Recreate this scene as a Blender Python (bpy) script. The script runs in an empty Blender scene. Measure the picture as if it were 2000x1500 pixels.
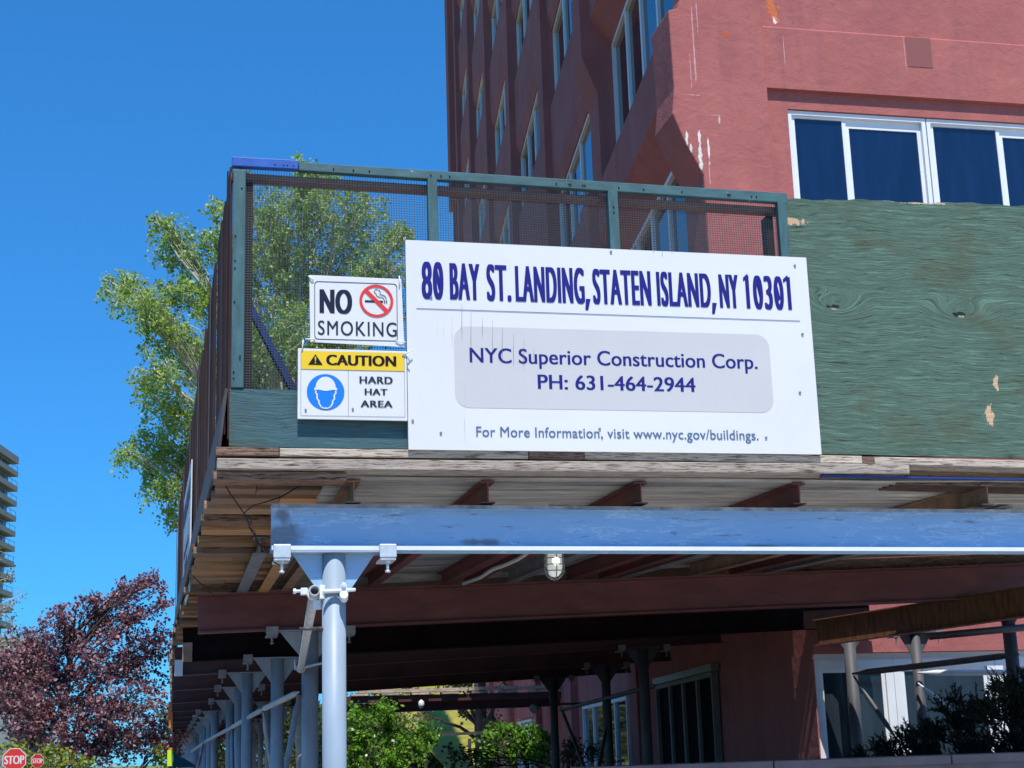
import bpy, math, random
from mathutils import Vector, Matrix
rnd = random.Random(7)
# ---------------------------------------------------------------- camera
sc = bpy.context.scene
F = 3000.0; YAW = math.radians(12.5); PIT = math.radians(13.5); ROL = math.radians(1.8); CZ = 1.6
_fh = Vector((math.sin(YAW), math.cos(YAW), 0)); _r0 = Vector((math.cos(YAW), -math.sin(YAW), 0))
FW = _fh * math.cos(PIT) + Vector((0, 0, math.sin(PIT)))
_u0 = -_fh * math.sin(PIT) + Vector((0, 0, math.cos(PIT)))
RT = _r0 * math.cos(ROL) - _u0 * math.sin(ROL)
UP = _u0 * math.cos(ROL) + _r0 * math.sin(ROL)
cam = bpy.data.objects.new('camera', bpy.data.cameras.new('camera'))
sc.collection.objects.link(cam)
M = Matrix((RT, UP, -FW)).transposed().to_4x4(); M.translation = Vector((0, 0, CZ))
cam.matrix_world = M
cam.data.sensor_width = 36; cam.data.lens = 54; cam.data.clip_end = 3000; cam.data.clip_start = .1
sc.camera = cam
# ---------------------------------------------------------------- sky, sun, exposure
SUN_EL = math.radians(60.5); SUN_AZ = math.radians(-4.5)      # azimuth measured from -Y towards +X
w = bpy.data.worlds.new('World'); sc.world = w; w.use_nodes = True
nt = w.node_tree; nt.nodes.clear()
sky = nt.nodes.new('ShaderNodeTexSky'); sky.sky_type = 'NISHITA'; sky.sun_disc = False
sky.sun_elevation = SUN_EL; sky.sun_rotation = math.radians(180) - SUN_AZ
sky.air_density = 1.0; sky.dust_density = 0.0; sky.ozone_density = 4.0; sky.altitude = 0
gm_ = nt.nodes.new('ShaderNodeGamma'); gm_.inputs[1].default_value = .7      # the camera's saturated rendering of a clear sky, the same all over
hs = nt.nodes.new('ShaderNodeVectorMath'); hs.operation = 'MULTIPLY'; hs.inputs[1].default_value = (.25, 1.01, 1.86)
bg = nt.nodes.new('ShaderNodeBackground'); bg.inputs['Strength'].default_value = 0.15
wo = nt.nodes.new('ShaderNodeOutputWorld')
nt.links.new(sky.outputs[0], gm_.inputs[0]); nt.links.new(gm_.outputs[0], hs.inputs[0]); nt.links.new(hs.outputs[0], bg.inputs[0]); nt.links.new(bg.outputs[0], wo.inputs[0])
sl = bpy.data.lights.new('sun', 'SUN'); sl.energy = 5.0; sl.angle = math.radians(.53); sl.color = (1, .955, .88)
sun = bpy.data.objects.new('sun', sl); sc.collection.objects.link(sun)
sdir = Vector((math.sin(SUN_AZ) * math.cos(SUN_EL), -math.cos(SUN_AZ) * math.cos(SUN_EL), math.sin(SUN_EL)))
sun.rotation_euler = sdir.to_track_quat('Z', 'Y').to_euler(); sun.location = (0, -20, 40)
sc.view_settings.view_transform = 'Standard'; sc.view_settings.look = 'None'
sc.view_settings.exposure = 0.0; sc.view_settings.gamma = 1.0; sc.view_settings.use_curve_mapping = False
sc.render.engine = 'CYCLES'; sc.cycles.max_bounces = 8; sc.cycles.transparent_max_bounces = 24
sc.cycles.use_denoising = True

# ---------------------------------------------------------------- photo measurement -> world
def ray(px, py): return FW + RT * ((px - 1000) / F) + UP * ((750 - py) / F)
def aY(px, py, Y): d = ray(px, py); t = Y / d.y; return Vector((d.x * t, Y, CZ + d.z * t))
def aZ(px, py, Z): d = ray(px, py); t = (Z - CZ) / d.z; return Vector((d.x * t, d.y * t, Z))

# ---------------------------------------------------------------- materials
def new_mat(name):
    m = bpy.data.materials.new(name); m.use_nodes = True
    n = m.node_tree; n.nodes.clear()
    o = n.nodes.new('ShaderNodeOutputMaterial'); p = n.nodes.new('ShaderNodeBsdfPrincipled')
    n.links.new(p.outputs[0], o.inputs[0]); return m, n, p
def N(n, t, **k):
    x = n.nodes.new(t)
    for a, b in k.items(): setattr(x, a, b)
    return x
def pos(n, scale=(1, 1, 1), kind='w'):
    if kind == 'w': g = N(n, 'ShaderNodeNewGeometry').outputs['Position']
    else: g = N(n, 'ShaderNodeTexCoord').outputs['Object']
    v = N(n, 'ShaderNodeVectorMath', operation='MULTIPLY'); n.links.new(g, v.inputs[0]); v.inputs[1].default_value = scale
    return v.outputs[0]
def noise(n, vec, scale, detail=5, rough=.6, dist=0):
    t = N(n, 'ShaderNodeTexNoise'); t.inputs['Scale'].default_value = scale; t.inputs['Detail'].default_value = detail
    t.inputs['Roughness'].default_value = rough; t.inputs['Distortion'].default_value = dist
    n.links.new(vec, t.inputs['Vector']); return t.outputs['Fac']
def ramp(n, fac, stops):
    r = N(n, 'ShaderNodeValToRGB'); e = r.color_ramp.elements
    while len(e) < len(stops): e.new(.5)
    for i, (p_, c) in enumerate(stops):
        e[i].position = p_; e[i].color = (c if len(c) == 4 else (*c, 1))
    n.links.new(fac, r.inputs[0]); return r.outputs[0]
def mix(n, fac, a, b, mode='MIX'):
    x = N(n, 'ShaderNodeMix', data_type='RGBA', blend_type=mode)
    for s, v in ((x.inputs['Factor'], fac), (x.inputs['A'], a), (x.inputs['B'], b)):
        if isinstance(v, (int, float)): s.default_value = v
        elif isinstance(v, tuple): s.default_value = (*v, 1) if len(v) == 3 else v
        else: n.links.new(v, s)
    return x.outputs['Result']
def math_(n, op, a, b=None, clamp=False):
    x = N(n, 'ShaderNodeMath', operation=op, use_clamp=clamp)
    for s, v in zip(x.inputs, (a, b)):
        if v is None: continue
        if isinstance(v, (int, float)): s.default_value = v
        else: n.links.new(v, s)
    return x.outputs[0]
def bump(n, p, h, strength=.3, dist=.01):
    b = N(n, 'ShaderNodeBump'); b.inputs['Strength'].default_value = strength; b.inputs['Distance'].default_value = dist
    n.links.new(h, b.inputs['Height']); n.links.new(b.outputs[0], p.inputs['Normal'])
def spot(n, c, sx, sz, amp=.6, nscale=20, edge=.15):
    """mask 1 inside an uneven patch at world point c (sx, sz half sizes)"""
    g = N(n, 'ShaderNodeNewGeometry').outputs['Position']
    v = N(n, 'ShaderNodeVectorMath', operation='SUBTRACT'); n.links.new(g, v.inputs[0]); v.inputs[1].default_value = c
    s = N(n, 'ShaderNodeVectorMath', operation='MULTIPLY'); n.links.new(v.outputs[0], s.inputs[0]); s.inputs[1].default_value = (1 / sx, 0, 1 / sz)
    l = N(n, 'ShaderNodeVectorMath', operation='LENGTH'); n.links.new(s.outputs[0], l.inputs[0])
    nz = noise(n, pos(n, (1, 1, .45)), nscale, 3)
    d = math_(n, 'ADD', l.outputs['Value'], math_(n, 'MULTIPLY', math_(n, 'SUBTRACT', nz, .5), amp * 2))
    m = N(n, 'ShaderNodeMapRange'); m.inputs['From Min'].default_value = 1; m.inputs['From Max'].default_value = 1 - edge
    n.links.new(d, m.inputs['Value'])
    sp_ = N(n, 'ShaderNodeSeparateXYZ'); n.links.new(N(n, 'ShaderNodeNewGeometry').outputs['True Normal'], sp_.inputs[0])
    return math_(n, 'MULTIPLY', m.outputs[0], math_(n, 'LESS_THAN', sp_.outputs['Y'], -.6))
def plain(name, col, rough=.6, metal=0, var=.15, scale=3, bmp=0, bscale=40, spec=.5, stretch=(1, 1, 1), specks=None, coat=0):
    m, n, p = new_mat(name)
    v = noise(n, pos(n, stretch), scale)
    c = ramp(n, v, [(.3, tuple(x * (1 - var) for x in col)), (.7, tuple(min(1, x * (1 + var)) for x in col))])
    if specks:
        f = noise(n, pos(n, stretch), specks[1], 6, .7)
        f = ramp(n, f, [(specks[2], (0, 0, 0)), (specks[2] + .06, (1, 1, 1))])
        c = mix(n, f, c, specks[0])
    n.links.new(c, p.inputs['Base Color']); p.inputs['Roughness'].default_value = rough
    p.inputs['Metallic'].default_value = metal; p.inputs['Specular IOR Level'].default_value = spec
    if coat: p.inputs['Coat Weight'].default_value = coat
    if bmp: bump(n, p, noise(n, pos(n, stretch), bscale, 6, .7), bmp, .01)
    return m
def wood(name, dark, light, sx=1.5, axis='x', rough=.85, crack=.35):
    """grain along one world axis, shifted for each piece"""
    m, n, p = new_mat(name)
    st = {'x': (sx, 30, 30), 'y': (30, sx, 30), 'z': (30, 30, sx)}[axis]
    oi = N(n, 'ShaderNodeObjectInfo')
    v = pos(n, st)
    a = N(n, 'ShaderNodeVectorMath', operation='ADD'); n.links.new(v, a.inputs[0])
    cx = N(n, 'ShaderNodeVectorMath', operation='SCALE'); cx.inputs[0].default_value = (37, 91, 53); n.links.new(oi.outputs['Random'], cx.inputs['Scale'])
    n.links.new(cx.outputs[0], a.inputs[1])
    g = noise(n, a.outputs[0], 1.6, 6, .65, 1.0)
    c = ramp(n, g, [(.3, dark), (.5, tuple((x + y) / 2 for x, y in zip(dark, light))), (.7, light)])
    g2 = noise(n, a.outputs[0], 4.5, 4, .7)
    ck = ramp(n, g2, [(crack, (0.25, .22, .2)), (crack + .08, (1, 1, 1))])
    c = mix(n, 1.0, c, ck, 'MULTIPLY')
    b = ramp(n, oi.outputs['Random'], [(0, (.62, .6, .58)), (.5, (1, .95, .9)), (1, (1.25, 1.1, .95))])
    c = mix(n, 1.0, c, b, 'MULTIPLY')
    n.links.new(c, p.inputs['Base Color']); p.inputs['Roughness'].default_value = rough
    p.inputs['Specular IOR Level'].default_value = .2
    bump(n, p, g2, .5, .01); return m
def green_ply(name, knots, peels, base=(.078, .125, .092), lite=(.155, .285, .215), dark=(.022, .032, .022), gscale=1.0, wear=.62):
    m, n, p = new_mat(name)
    P = pos(n)
    low = noise(n, pos(n, (1.3, 1, 2.2)), 1.7, 3)
    sep = N(n, 'ShaderNodeSeparateXYZ'); n.links.new(P, sep.inputs[0])
    z = math_(n, 'ADD', sep.outputs['Z'], math_(n, 'MULTIPLY', math_(n, 'SUBTRACT', low, .5), .09))
    for k in knots:
        sb = N(n, 'ShaderNodeVectorMath', operation='SUBTRACT'); n.links.new(P, sb.inputs[0]); sb.inputs[1].default_value = k
        sk = N(n, 'ShaderNodeVectorMath', operation='MULTIPLY'); n.links.new(sb.outputs[0], sk.inputs[0]); sk.inputs[1].default_value = (1, 0, 2.2)
        ln = N(n, 'ShaderNodeVectorMath', operation='LENGTH'); n.links.new(sk.outputs[0], ln.inputs[0])
        mr = N(n, 'ShaderNodeMapRange', interpolation_type='SMOOTHSTEP'); n.links.new(ln.outputs['Value'], mr.inputs['Value'])
        mr.inputs['From Min'].default_value = .33; mr.inputs['From Max'].default_value = 0; mr.inputs['To Max'].default_value = .13
        z = math_(n, 'ADD', z, mr.outputs[0])
    cb = N(n, 'ShaderNodeCombineXYZ')
    n.links.new(math_(n, 'MULTIPLY', sep.outputs['X'], 4.5 * gscale), cb.inputs[0]); n.links.new(math_(n, 'MULTIPLY', z, 80 * gscale), cb.inputs[2])
    n.links.new(sep.outputs['Y'], cb.inputs[1])
    g = noise(n, cb.outputs[0], 1.0, 7, .68, .4)
    g2 = noise(n, cb.outputs[0], 2.6, 6, .75, .2)
    c = ramp(n, g, [(.32, dark), (.40, base), (.55, tuple(a * .75 + b * .25 for a, b in zip(base, lite))), (.62, tuple(a * .35 + b * .65 for a, b in zip(base, lite))), (.72, lite)])
    brown = noise(n, pos(n, (1, 1, 1.4)), 2.3, 4)
    c = mix(n, ramp(n, brown, [(.5, (0, 0, 0)), (.66, (.55, .55, .55))]), c, (.085, .088, .045))
    ck = ramp(n, g2, [(.33, (.12, .12, .12)), (.41, (1, 1, 1))]); c = mix(n, 1.0, c, ck, 'MULTIPLY')
    hi = ramp(n, g2, [(wear, (0, 0, 0)), (wear + .06, (1, 1, 1))]); c = mix(n, hi, c, tuple(x * 1.25 for x in lite))
    for k in knots:
        mk = spot(n, k, .045, .016, 1.3, 40); c = mix(n, mk, c, (.02, .02, .015))
        mk = spot(n, (k[0] + .01, k[1], k[2] - .014), .022, .008, 1.2, 50); c = mix(n, mk, c, (.3, .3, .26))
    for (c0, sx, sz) in peels:
        mk = spot(n, c0, sx, sz, 1.4, 42, .1); c = mix(n, mk, c, (.62, .42, .25))
    n.links.new(c, p.inputs['Base Color']); p.inputs['Roughness'].default_value = .75; p.inputs['Specular IOR Level'].default_value = .25
    h = math_(n, 'ADD', g, math_(n, 'MULTIPLY', g2, .6)); bump(n, p, h, .65, .012); return m

SY = 8.8            # plane of the front parapet
BY = 17.0           # plane of the building's front
M_STEELB = None
def blue_steel():
    m, n, p = new_mat('shade_blue_steel')
    v = noise(n, pos(n, (1, 1, 2)), 2.5, 5)
    c = ramp(n, v, [(.3, (.26, .43, .64)), (.7, (.29, .47, .69))])  # pale grey paint with the blue of its shade put into the colour
    # brushed-over darker stains and scratches of chalky paint
    s = noise(n, pos(n, (1.2, 1, 9)), 3.2, 6, .75, .6); c = mix(n, ramp(n, s, [(.33, (1, 1, 1)), (.40, (0, 0, 0))]), c, (.12, .13, .15))
    s4 = noise(n, pos(n, (9, 1, 9)), 4, 5, .8); c = mix(n, ramp(n, s4, [(.68, (0, 0, 0)), (.71, (1, 1, 1))]), c, (.09, .075, .07))
    s5 = noise(n, pos(n, (.35, 1, 14)), 2.5, 5, .8); c = mix(n, math_(n, 'MULTIPLY', ramp(n, s5, [(.58, (0, 0, 0)), (.64, (1, 1, 1))]), .25), c, (.16, .2, .28))
    s2 = noise(n, pos(n, (1.2, 1, 7)), 1.5, 8, .72, .35)
    ln = ramp(n, s2, [(.48, (0, 0, 0)), (.5, (1, 1, 1)), (.52, (0, 0, 0))])
    s3 = noise(n, pos(n, (1, 1, 1)), 1.3, 2); ln2 = mix(n, ramp(n, s3, [(.40, (0, 0, 0)), (.52, (1, 1, 1))]), (0, 0, 0), ln)
    c = mix(n, math_(n, 'MULTIPLY', ln2, .6), c, (.62, .74, .86))
    for q, sx, sz in (((560, 1050), .16, .09), ((545, 1010), .06, .05), ((930, 1062), .2, .03), ((1480, 1070), .15, .02), ((1090, 992), .3, .02), ((1560, 1000), .4, .02)):
        k = aY(*q, 9.1); c = mix(n, math_(n, 'MULTIPLY', spot(n, (k.x, k.y, k.z), sx, sz, .8, 14, .6), .75), c, (.13, .13, .14))
    n.links.new(c, p.inputs['Base Color']); p.inputs['Roughness'].default_value = .55; p.inputs['Specular IOR Level'].default_value = .4
    bump(n, p, s2, .15, .01); return m
def stucco():
    m, n, p = new_mat('red_stucco')
    a = noise(n, pos(n), .9, 5); b = noise(n, pos(n, (1, 1, .35)), 3.0, 6, .7)
    c = ramp(n, a, [(.3, (.36, .118, .106)), (.5, (.42, .14, .125)), (.7, (.47, .16, .142))])
    c = mix(n, math_(n, 'MULTIPLY', ramp(n, b, [(.35, (1, 1, 1)), (.6, (0, 0, 0))]), .45), c, (.32, .115, .12))
    b2 = noise(n, pos(n, (2.2, 1, .16)), 2.0, 6, .7); c = mix(n, math_(n, 'MULTIPLY', ramp(n, b2, [(.30, (1, 1, 1)), (.46, (0, 0, 0))]), .4), c, (.27, .10, .11))
    wht, pnk, org = (.74, .72, .66), (.55, .33, .32), (.58, .17, .07)
    for q, sx, sz, col, amp in (((1341, 268), .018, .10, wht, 1.5), ((1350, 300), .022, .16, wht, 1.6), ((1366, 268), .02, .13, wht, 1.5), ((1368, 310), .03, .19, wht, 1.7), ((1384, 290), .016, .16, wht, 1.5), ((1386, 340), .008, .22, pnk, 1.0), ((1359, 330), .06, .05, wht, 1.8),
                           ((1353, 60), .008, .42, pnk, .9), ((1357, 120), .014, .3, pnk, 1.2), ((1349, 140), .007, .22, pnk, 1.0), ((1361, 30), .007, .3, pnk, 1.2), ((1405, 235), .016, .06, (.6, .45, .42), 1.2), ((1398, 225), .07, .006, pnk, 1.0),
                           ((1516, 5), .085, .16, org, 1.6), ((1521, 22), .06, .09, org, 1.7), ((1521, 30), .025, .05, wht, 1.5), ((1420, 68), .09, .05, (.45, .12, .07), 1.8), ((1350, 185), .12, .007, pnk, 1.2), ((1535, 90), .006, .25, pnk, .8), ((1772, 100), .005, .3, pnk, .6)):
        k = aY(*q, BY); mk = spot(n, (k.x, k.y, k.z), sx, sz, amp, 24, .3); c = mix(n, mk, c, col)
    n.links.new(c, p.inputs['Base Color']); p.inputs['Roughness'].default_value = .9; p.inputs['Specular IOR Level'].default_value = .15
    h1 = noise(n, pos(n), 5, 8, .62, .3); h2 = noise(n, pos(n, (1, 1, 1.3)), 2.2, 6, .7, 1.5)
    bump(n, p, math_(n, 'ADD', h1, math_(n, 'MULTIPLY', h2, .8)), .38, .05); return m
def glass_mat(name, base, ior, rough=.03):
    m, n, p = new_mat(name)
    v = noise(n, pos(n, (6, 6, .8)), 1.2, 5); c = ramp(n, v, [(.35, base), (.75, tuple(x * 1.6 + .001 for x in base))])
    n.links.new(c, p.inputs['Base Color']); p.inputs['Roughness'].default_value = rough; p.inputs['IOR'].default_value = ior
    bump(n, p, noise(n, pos(n), .8, 2), .04, .02)
    return m
def corrugated():
    m, n, p = new_mat('galvanised_sheet')
    v = noise(n, pos(n, (.5, 11, 1)), 2.0, 7, .75); c = ramp(n, v, [(.3, (.13, .12, .11)), (.46, (.34, .32, .29)), (.6, (.50, .47, .42)), (.72, (.72, .68, .6))])
    n.links.new(c, p.inputs['Base Color']); p.inputs['Roughness'].default_value = .5; p.inputs['Metallic'].default_value = .25; return m
def leaf_mat(name, cols, trans=.35, rough=.5):
    m, n, p = new_mat(name)
    at = N(n, 'ShaderNodeAttribute', attribute_name='tone')
    c = ramp(n, at.outputs['Fac'], [(i / (len(cols) - 1), k) for i, k in enumerate(cols)])
    n.links.new(c, p.inputs['Base Color']); p.inputs['Roughness'].default_value = rough; p.inputs['Specular IOR Level'].default_value = .4
    t = N(n, 'ShaderNodeBsdfTranslucent'); n.links.new(c, t.inputs[0])
    mx = N(n, 'ShaderNodeMixShader'); mx.inputs[0].default_value = trans
    n.links.new(p.outputs[0], mx.inputs[1]); n.links.new(t.outputs[0], mx.inputs[2])
    n.links.new(mx.outputs[0], n.nodes['Material Output'].inputs[0]); return m

kn = [tuple(aY(1625, 600, SY)), tuple(aY(1872, 615, SY))]
pl = [(tuple(aY(1944, 750, SY)), .022, .05), (tuple(aY(1930, 812, SY)), .03, .07), (tuple(aY(1548, 434, SY)), .085, .022), (tuple(aY(1790, 397, SY)), .2, .008), (tuple(aY(1575, 388, SY)), .12, .006)]
MT = dict(
    plankorange=wood('orange_plank', (.27, .155, .09), (.60, .38, .22), 1.2, 'x', .85, .3),
    galvdirty=plain('grimy_flange_edge', (.30, .29, .27), .8, 0, .5, 9, .2, 40),
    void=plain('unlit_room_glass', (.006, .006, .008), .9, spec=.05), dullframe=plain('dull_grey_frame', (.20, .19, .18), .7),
    steelblue=blue_steel(), stucco=stucco(), sheet=corrugated(),
    ply=green_ply('weathered_green_plywood', kn, pl),
    plyteal=green_ply('teal_plywood', [], [], (.055, .12, .135), (.085, .18, .19), (.03, .06, .07), .8, .8),
    teal=plain('teal_painted_wood', (.042, .115, .125), .6, 0, .3, 6, .3, 50, stretch=(1, 1, 3), specks=((.5, .46, .4), 15, .66)),
    sidebase=plain('dull_base_board', (.06, .06, .07), .8, 0, .25, 5), tealv=plain('teal_painted_post', (.042, .115, .125), .6, 0, .3, 6, .3, 50, stretch=(4, 4, 1), specks=((.4, .38, .33), 30, .72)),
    blue=plain('blue_painted_wood', (.016, .10, .42), .5, 0, .2, 10, .2, 40, specks=((.3, .4, .75), 22, .66)),
    nblue=plain('navy_painted_wood', (.014, .038, .17), .5, 0, .2, 10),
    darkwood=plain('dark_back_wood', (.03, .02, .022), .8),
    brown=wood('brown_boards', (.035, .021, .022), (.075, .043, .042), 1.5, 'z', .8, .2),
    plank=wood('old_plank', (.21, .135, .095), (.52, .37, .26), 1.2, 'x', .85, .34),
    plankpale=wood('pale_plank', (.36, .31, .26), (.72, .64, .55), 1.6, 'x', .85, .40),
    plankdark=wood('dark_plank', (.10, .065, .05), (.34, .24, .19), 2.5, 'x', .9, .4),
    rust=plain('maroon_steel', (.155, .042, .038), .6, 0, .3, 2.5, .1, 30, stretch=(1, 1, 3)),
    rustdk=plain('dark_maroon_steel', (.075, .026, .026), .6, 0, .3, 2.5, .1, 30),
    rustbrown=plain('rusty_brown_steel', (.14, .06, .03), .8, 0, .45, 5, .2, 30, stretch=(5, 5, 1)),
    tan=plain('tan_rusted_steel', (.28, .17, .11), .75, 0, .4, 7, .3, 40),
    ochre=plain('ochre_painted_steel', (.52, .27, .10), .7, 0, .2, 5),
    orange=plain('orange_painted_steel', (.75, .2, .05), .6, 0, .2, 5),
    greysteel=plain('grey_steel', (.25, .25, .26), .5, .3, .25, 6, .1),
    galv=plain('galvanised_steel', (.62, .66, .68), .38, .35, .15, 14, .1, 60),
    whitepaint=plain('white_metal_paint', (.72, .76, .80), .4, 0, .06, 5, .05, 20),
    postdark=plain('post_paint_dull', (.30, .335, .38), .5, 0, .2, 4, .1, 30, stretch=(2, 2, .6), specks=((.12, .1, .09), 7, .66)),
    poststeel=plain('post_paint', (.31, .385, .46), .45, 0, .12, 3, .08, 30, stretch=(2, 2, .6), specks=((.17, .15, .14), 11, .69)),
    postblack=plain('dark_post_paint', (.075, .075, .085), .6, 0, .3, 4, .1, 30, stretch=(2, 2, .6)), girderblack=plain('shade_black_maroon_steel', (.014, .008, .009), .9, 0, .3, 3, spec=.05), steeldark=plain('bare_dark_steel', (.085, .08, .085), .5, .3, .3, 6, .1),  # girderblack: blackened in place of shade on the girder's sunlit end
    sign=plain('white_sign_board', (.72, .715, .71), .45, 0, .035, 1.1, .02, 1.5),
    grey=plain('sign_grey', (.56, .55, .545), .6, 0, .02), navy=plain('sign_navy', (.018, .022, .20), .8, 0, .05, spec=.15),
    steelink=plain('sign_blue_grey', (.09, .16, .27), .8, 0, .02, spec=.15), ink=plain('sign_slate', (.018, .04, .06), .8, 0, .02, spec=.15), inkn=plain('sign_dark_navy', (.015, .022, .05), .8, 0, .02, spec=.15),
    red=plain('sign_red', (.72, .035, .025), .4, 0, .02), yellow=plain('sign_yellow', (.85, .56, .015), .4, 0, .02),
    sblue=plain('sign_blue', (.008, .20, .72), .4, 0, .02), black=plain('black', (.012, .012, .014), .8, 0, .1, spec=.15),
    scuff=plain('scuff_mark', (.10, .12, .14), .7, 0, .2), frame=plain('white_window_frame', (.78, .80, .82), .4, 0, .04, 3),
    framed=plain('window_header_shadow_gap', (.40, .40, .38), .5, 0, .1),
    glass=glass_mat('front_glass', (.004, .012, .045), 1.75), glassside=glass_mat('side_glass', (.004, .008, .02), 1.9), glasslow=glass_mat('ground_glass', (.02, .027, .037), 1.4, .1),
    patch=plain('darker_repaint', (.25, .085, .08), .85, 0, .04), bark=plain('birch_bark', (.55, .52, .47), .8, 0, .25, 9, .2), barkd=plain('dark_bark', (.07, .055, .045), .9, 0, .3, 9, .3),
    conc=plain('concrete', (.33, .31, .30), .9, 0, .12, 4, .2), towerc=plain('tower_concrete', (.38, .31, .29), .9, 0, .06, .2), towerg=plain('tower_glazing', (.09, .10, .12), .3, 0, .3, .3),
    wall=plain('planter_stone', (.20, .17, .19), .9, 0, .2, 3, .3), asphalt=plain('asphalt', (.12, .115, .11), .9, 0, .2, 8, .2), pave=plain('pavement', (.52, .49, .44), .9, 0, .12, 3, .2),
    grass=plain('grass_ground', (.16, .20, .04), .95, 0, .4, 1.2, .5, 20), dry=plain('sunlit_bank', (.30, .26, .03), .95, 0, .3, 1.0, .6, 12),
    rubber=plain('black_cable', (.015, .012, .012), .5), tealcloth=plain('teal_canvas', (.01, .13, .17), .7, 0, .1), hivis=plain('lime_yellow', (.62, .85, .03), .6, 0, .05),
    soil=plain('soil', (.06, .045, .03), .95),
)

# ---------------------------------------------------------------- mesh helpers
col = sc.collection
class MB:
    def __init__(s): s.v = []; s.f = []; s.sm = []; s.tone = None
    def add(s, vs, fs, smooth=False):
        b = len(s.v); s.v += [tuple(v) for v in vs]; s.f += [tuple(b + i for i in f) for f in fs]; s.sm += [smooth] * len(fs)
    def box(s, x0, x1, y0, y1, z0, z1):
        s.add([(x0, y0, z0), (x1, y0, z0), (x1, y1, z0), (x0, y1, z0), (x0, y0, z1), (x1, y0, z1), (x1, y1, z1), (x0, y1, z1)],
              [(0, 3, 2, 1), (4, 5, 6, 7), (0, 1, 5, 4), (1, 2, 6, 5), (2, 3, 7, 6), (3, 0, 4, 7)]); return s
    def bar(s, p0, p1, wdt, hgt, up=(0, 0, 1), off=0):
        p0, p1 = Vector(p0), Vector(p1); d = (p1 - p0).normalized(); r = d.cross(Vector(up)).normalized(); u = r.cross(d)
        vs = [p + r * a * wdt / 2 + u * (b * hgt / 2 + off) for p in (p0, p1) for a, b in ((-1, -1), (1, -1), (1, 1), (-1, 1))]
        s.add(vs, [(0, 1, 2, 3), (7, 6, 5, 4), (0, 4, 5, 1), (1, 5, 6, 2), (2, 6, 7, 3), (3, 7, 4, 0)]); return s
    def tube(s, pts, r, seg=12, cap=True, hollow=False):
        pts = [Vector(p) for p in pts]; rs = r if isinstance(r, (list, tuple)) else [r] * len(pts)
        b = len(s.v); up = Vector((0, 0, 1))
        for i, p in enumerate(pts):
            d = (pts[min(i + 1, len(pts) - 1)] - pts[max(i - 1, 0)]).normalized()
            a = d.cross(up if abs(d.z) < .95 else Vector((1, 0, 0))).normalized(); c = a.cross(d)
            for k in range(seg):
                t = 2 * math.pi * k / seg; s.v.append(tuple(p + (a * math.cos(t) + c * math.sin(t)) * rs[i]))
        for i in range(len(pts) - 1):
            for k in range(seg):
                k2 = (k + 1) % seg; s.f.append((b + i * seg + k, b + i * seg + k2, b + (i + 1) * seg + k2, b + (i + 1) * seg + k)); s.sm.append(True)
        if cap:
            s.f.append(tuple(b + k for k in range(seg))[::-1]); s.f.append(tuple(b + (len(pts) - 1) * seg + k for k in range(seg))); s.sm += [False, False]
        return s
    def prism(s, pts, y0, y1):
        """polygon of (x,z) between two depths"""
        n = len(pts); s.add([(x, y0, z) for x, z in pts] + [(x, y1, z) for x, z in pts],
            [tuple(range(n)), tuple(range(2 * n - 1, n - 1, -1))] + [(i, n + i, n + (i + 1) % n, (i + 1) % n) for i in range(n)]); return s
    def build(s, name, mat, parent=None, bevel=0, kind=None):
        me = bpy.data.meshes.new(name); me.from_pydata(s.v, [], s.f); me.materials.append(mat)
        me.polygons.foreach_set('use_smooth', s.sm)
        if s.tone: a = me.attributes.new('tone', 'FLOAT', 'FACE'); a.data.foreach_set('value', s.tone)
        o = bpy.data.objects.new(name, me); col.objects.link(o)
        if parent: o.parent = parent; o.matrix_parent_inverse = Matrix.Translation(-parent.location) if not parent.parent and parent.type == 'EMPTY' else Matrix()
        if bevel:
            b = o.modifiers.new('bevel', 'BEVEL'); b.width = bevel; b.segments = 2; b.limit_method = 'ANGLE'
        if kind: o['kind'] = kind
        return o
def thing(name, label, cat, loc=(0, 0, 0), group=None):
    o = bpy.data.objects.new(name, None); col.objects.link(o); o.location = loc; o.empty_display_size = .1
    o['label'] = label; o['category'] = cat
    if group: o['group'] = group
    return o
def tag(o, label, cat, group=None):
    o['label'] = label; o['category'] = cat
    if group: o['group'] = group
    return o
def local(parent, name, mb, mat, **k):
    """build with coordinates relative to the parent's own origin"""
    o = mb.build(name, mat, None, **k); o.parent = parent; return o
def dup(root, loc, label=None, rotz=None, group=None, scale=None):
    r = root.copy(); col.objects.link(r); r.location = loc
    if label: r['label'] = label
    if group: r['group'] = group
    if rotz is not None: r.rotation_euler.z = rotz
    if scale: r.scale = scale
    for ch in list(root.children):
        c = ch.copy(); col.objects.link(c); c.parent = r
        for g in ch.children: d = g.copy(); col.objects.link(d); d.parent = c
    return r
def ibeam(p0, p1, h, wd, tf=.014, tw=.012):
    """I-section; p0, p1 on the underside"""
    m = MB(); p0, p1 = Vector(p0), Vector(p1)
    m.bar(p0, p1, wd, tf, off=tf / 2); m.bar(p0, p1, tw, h - 2 * tf, off=h / 2); m.bar(p0, p1, wd, tf, off=h - tf / 2); return m
FONT = None
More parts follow.
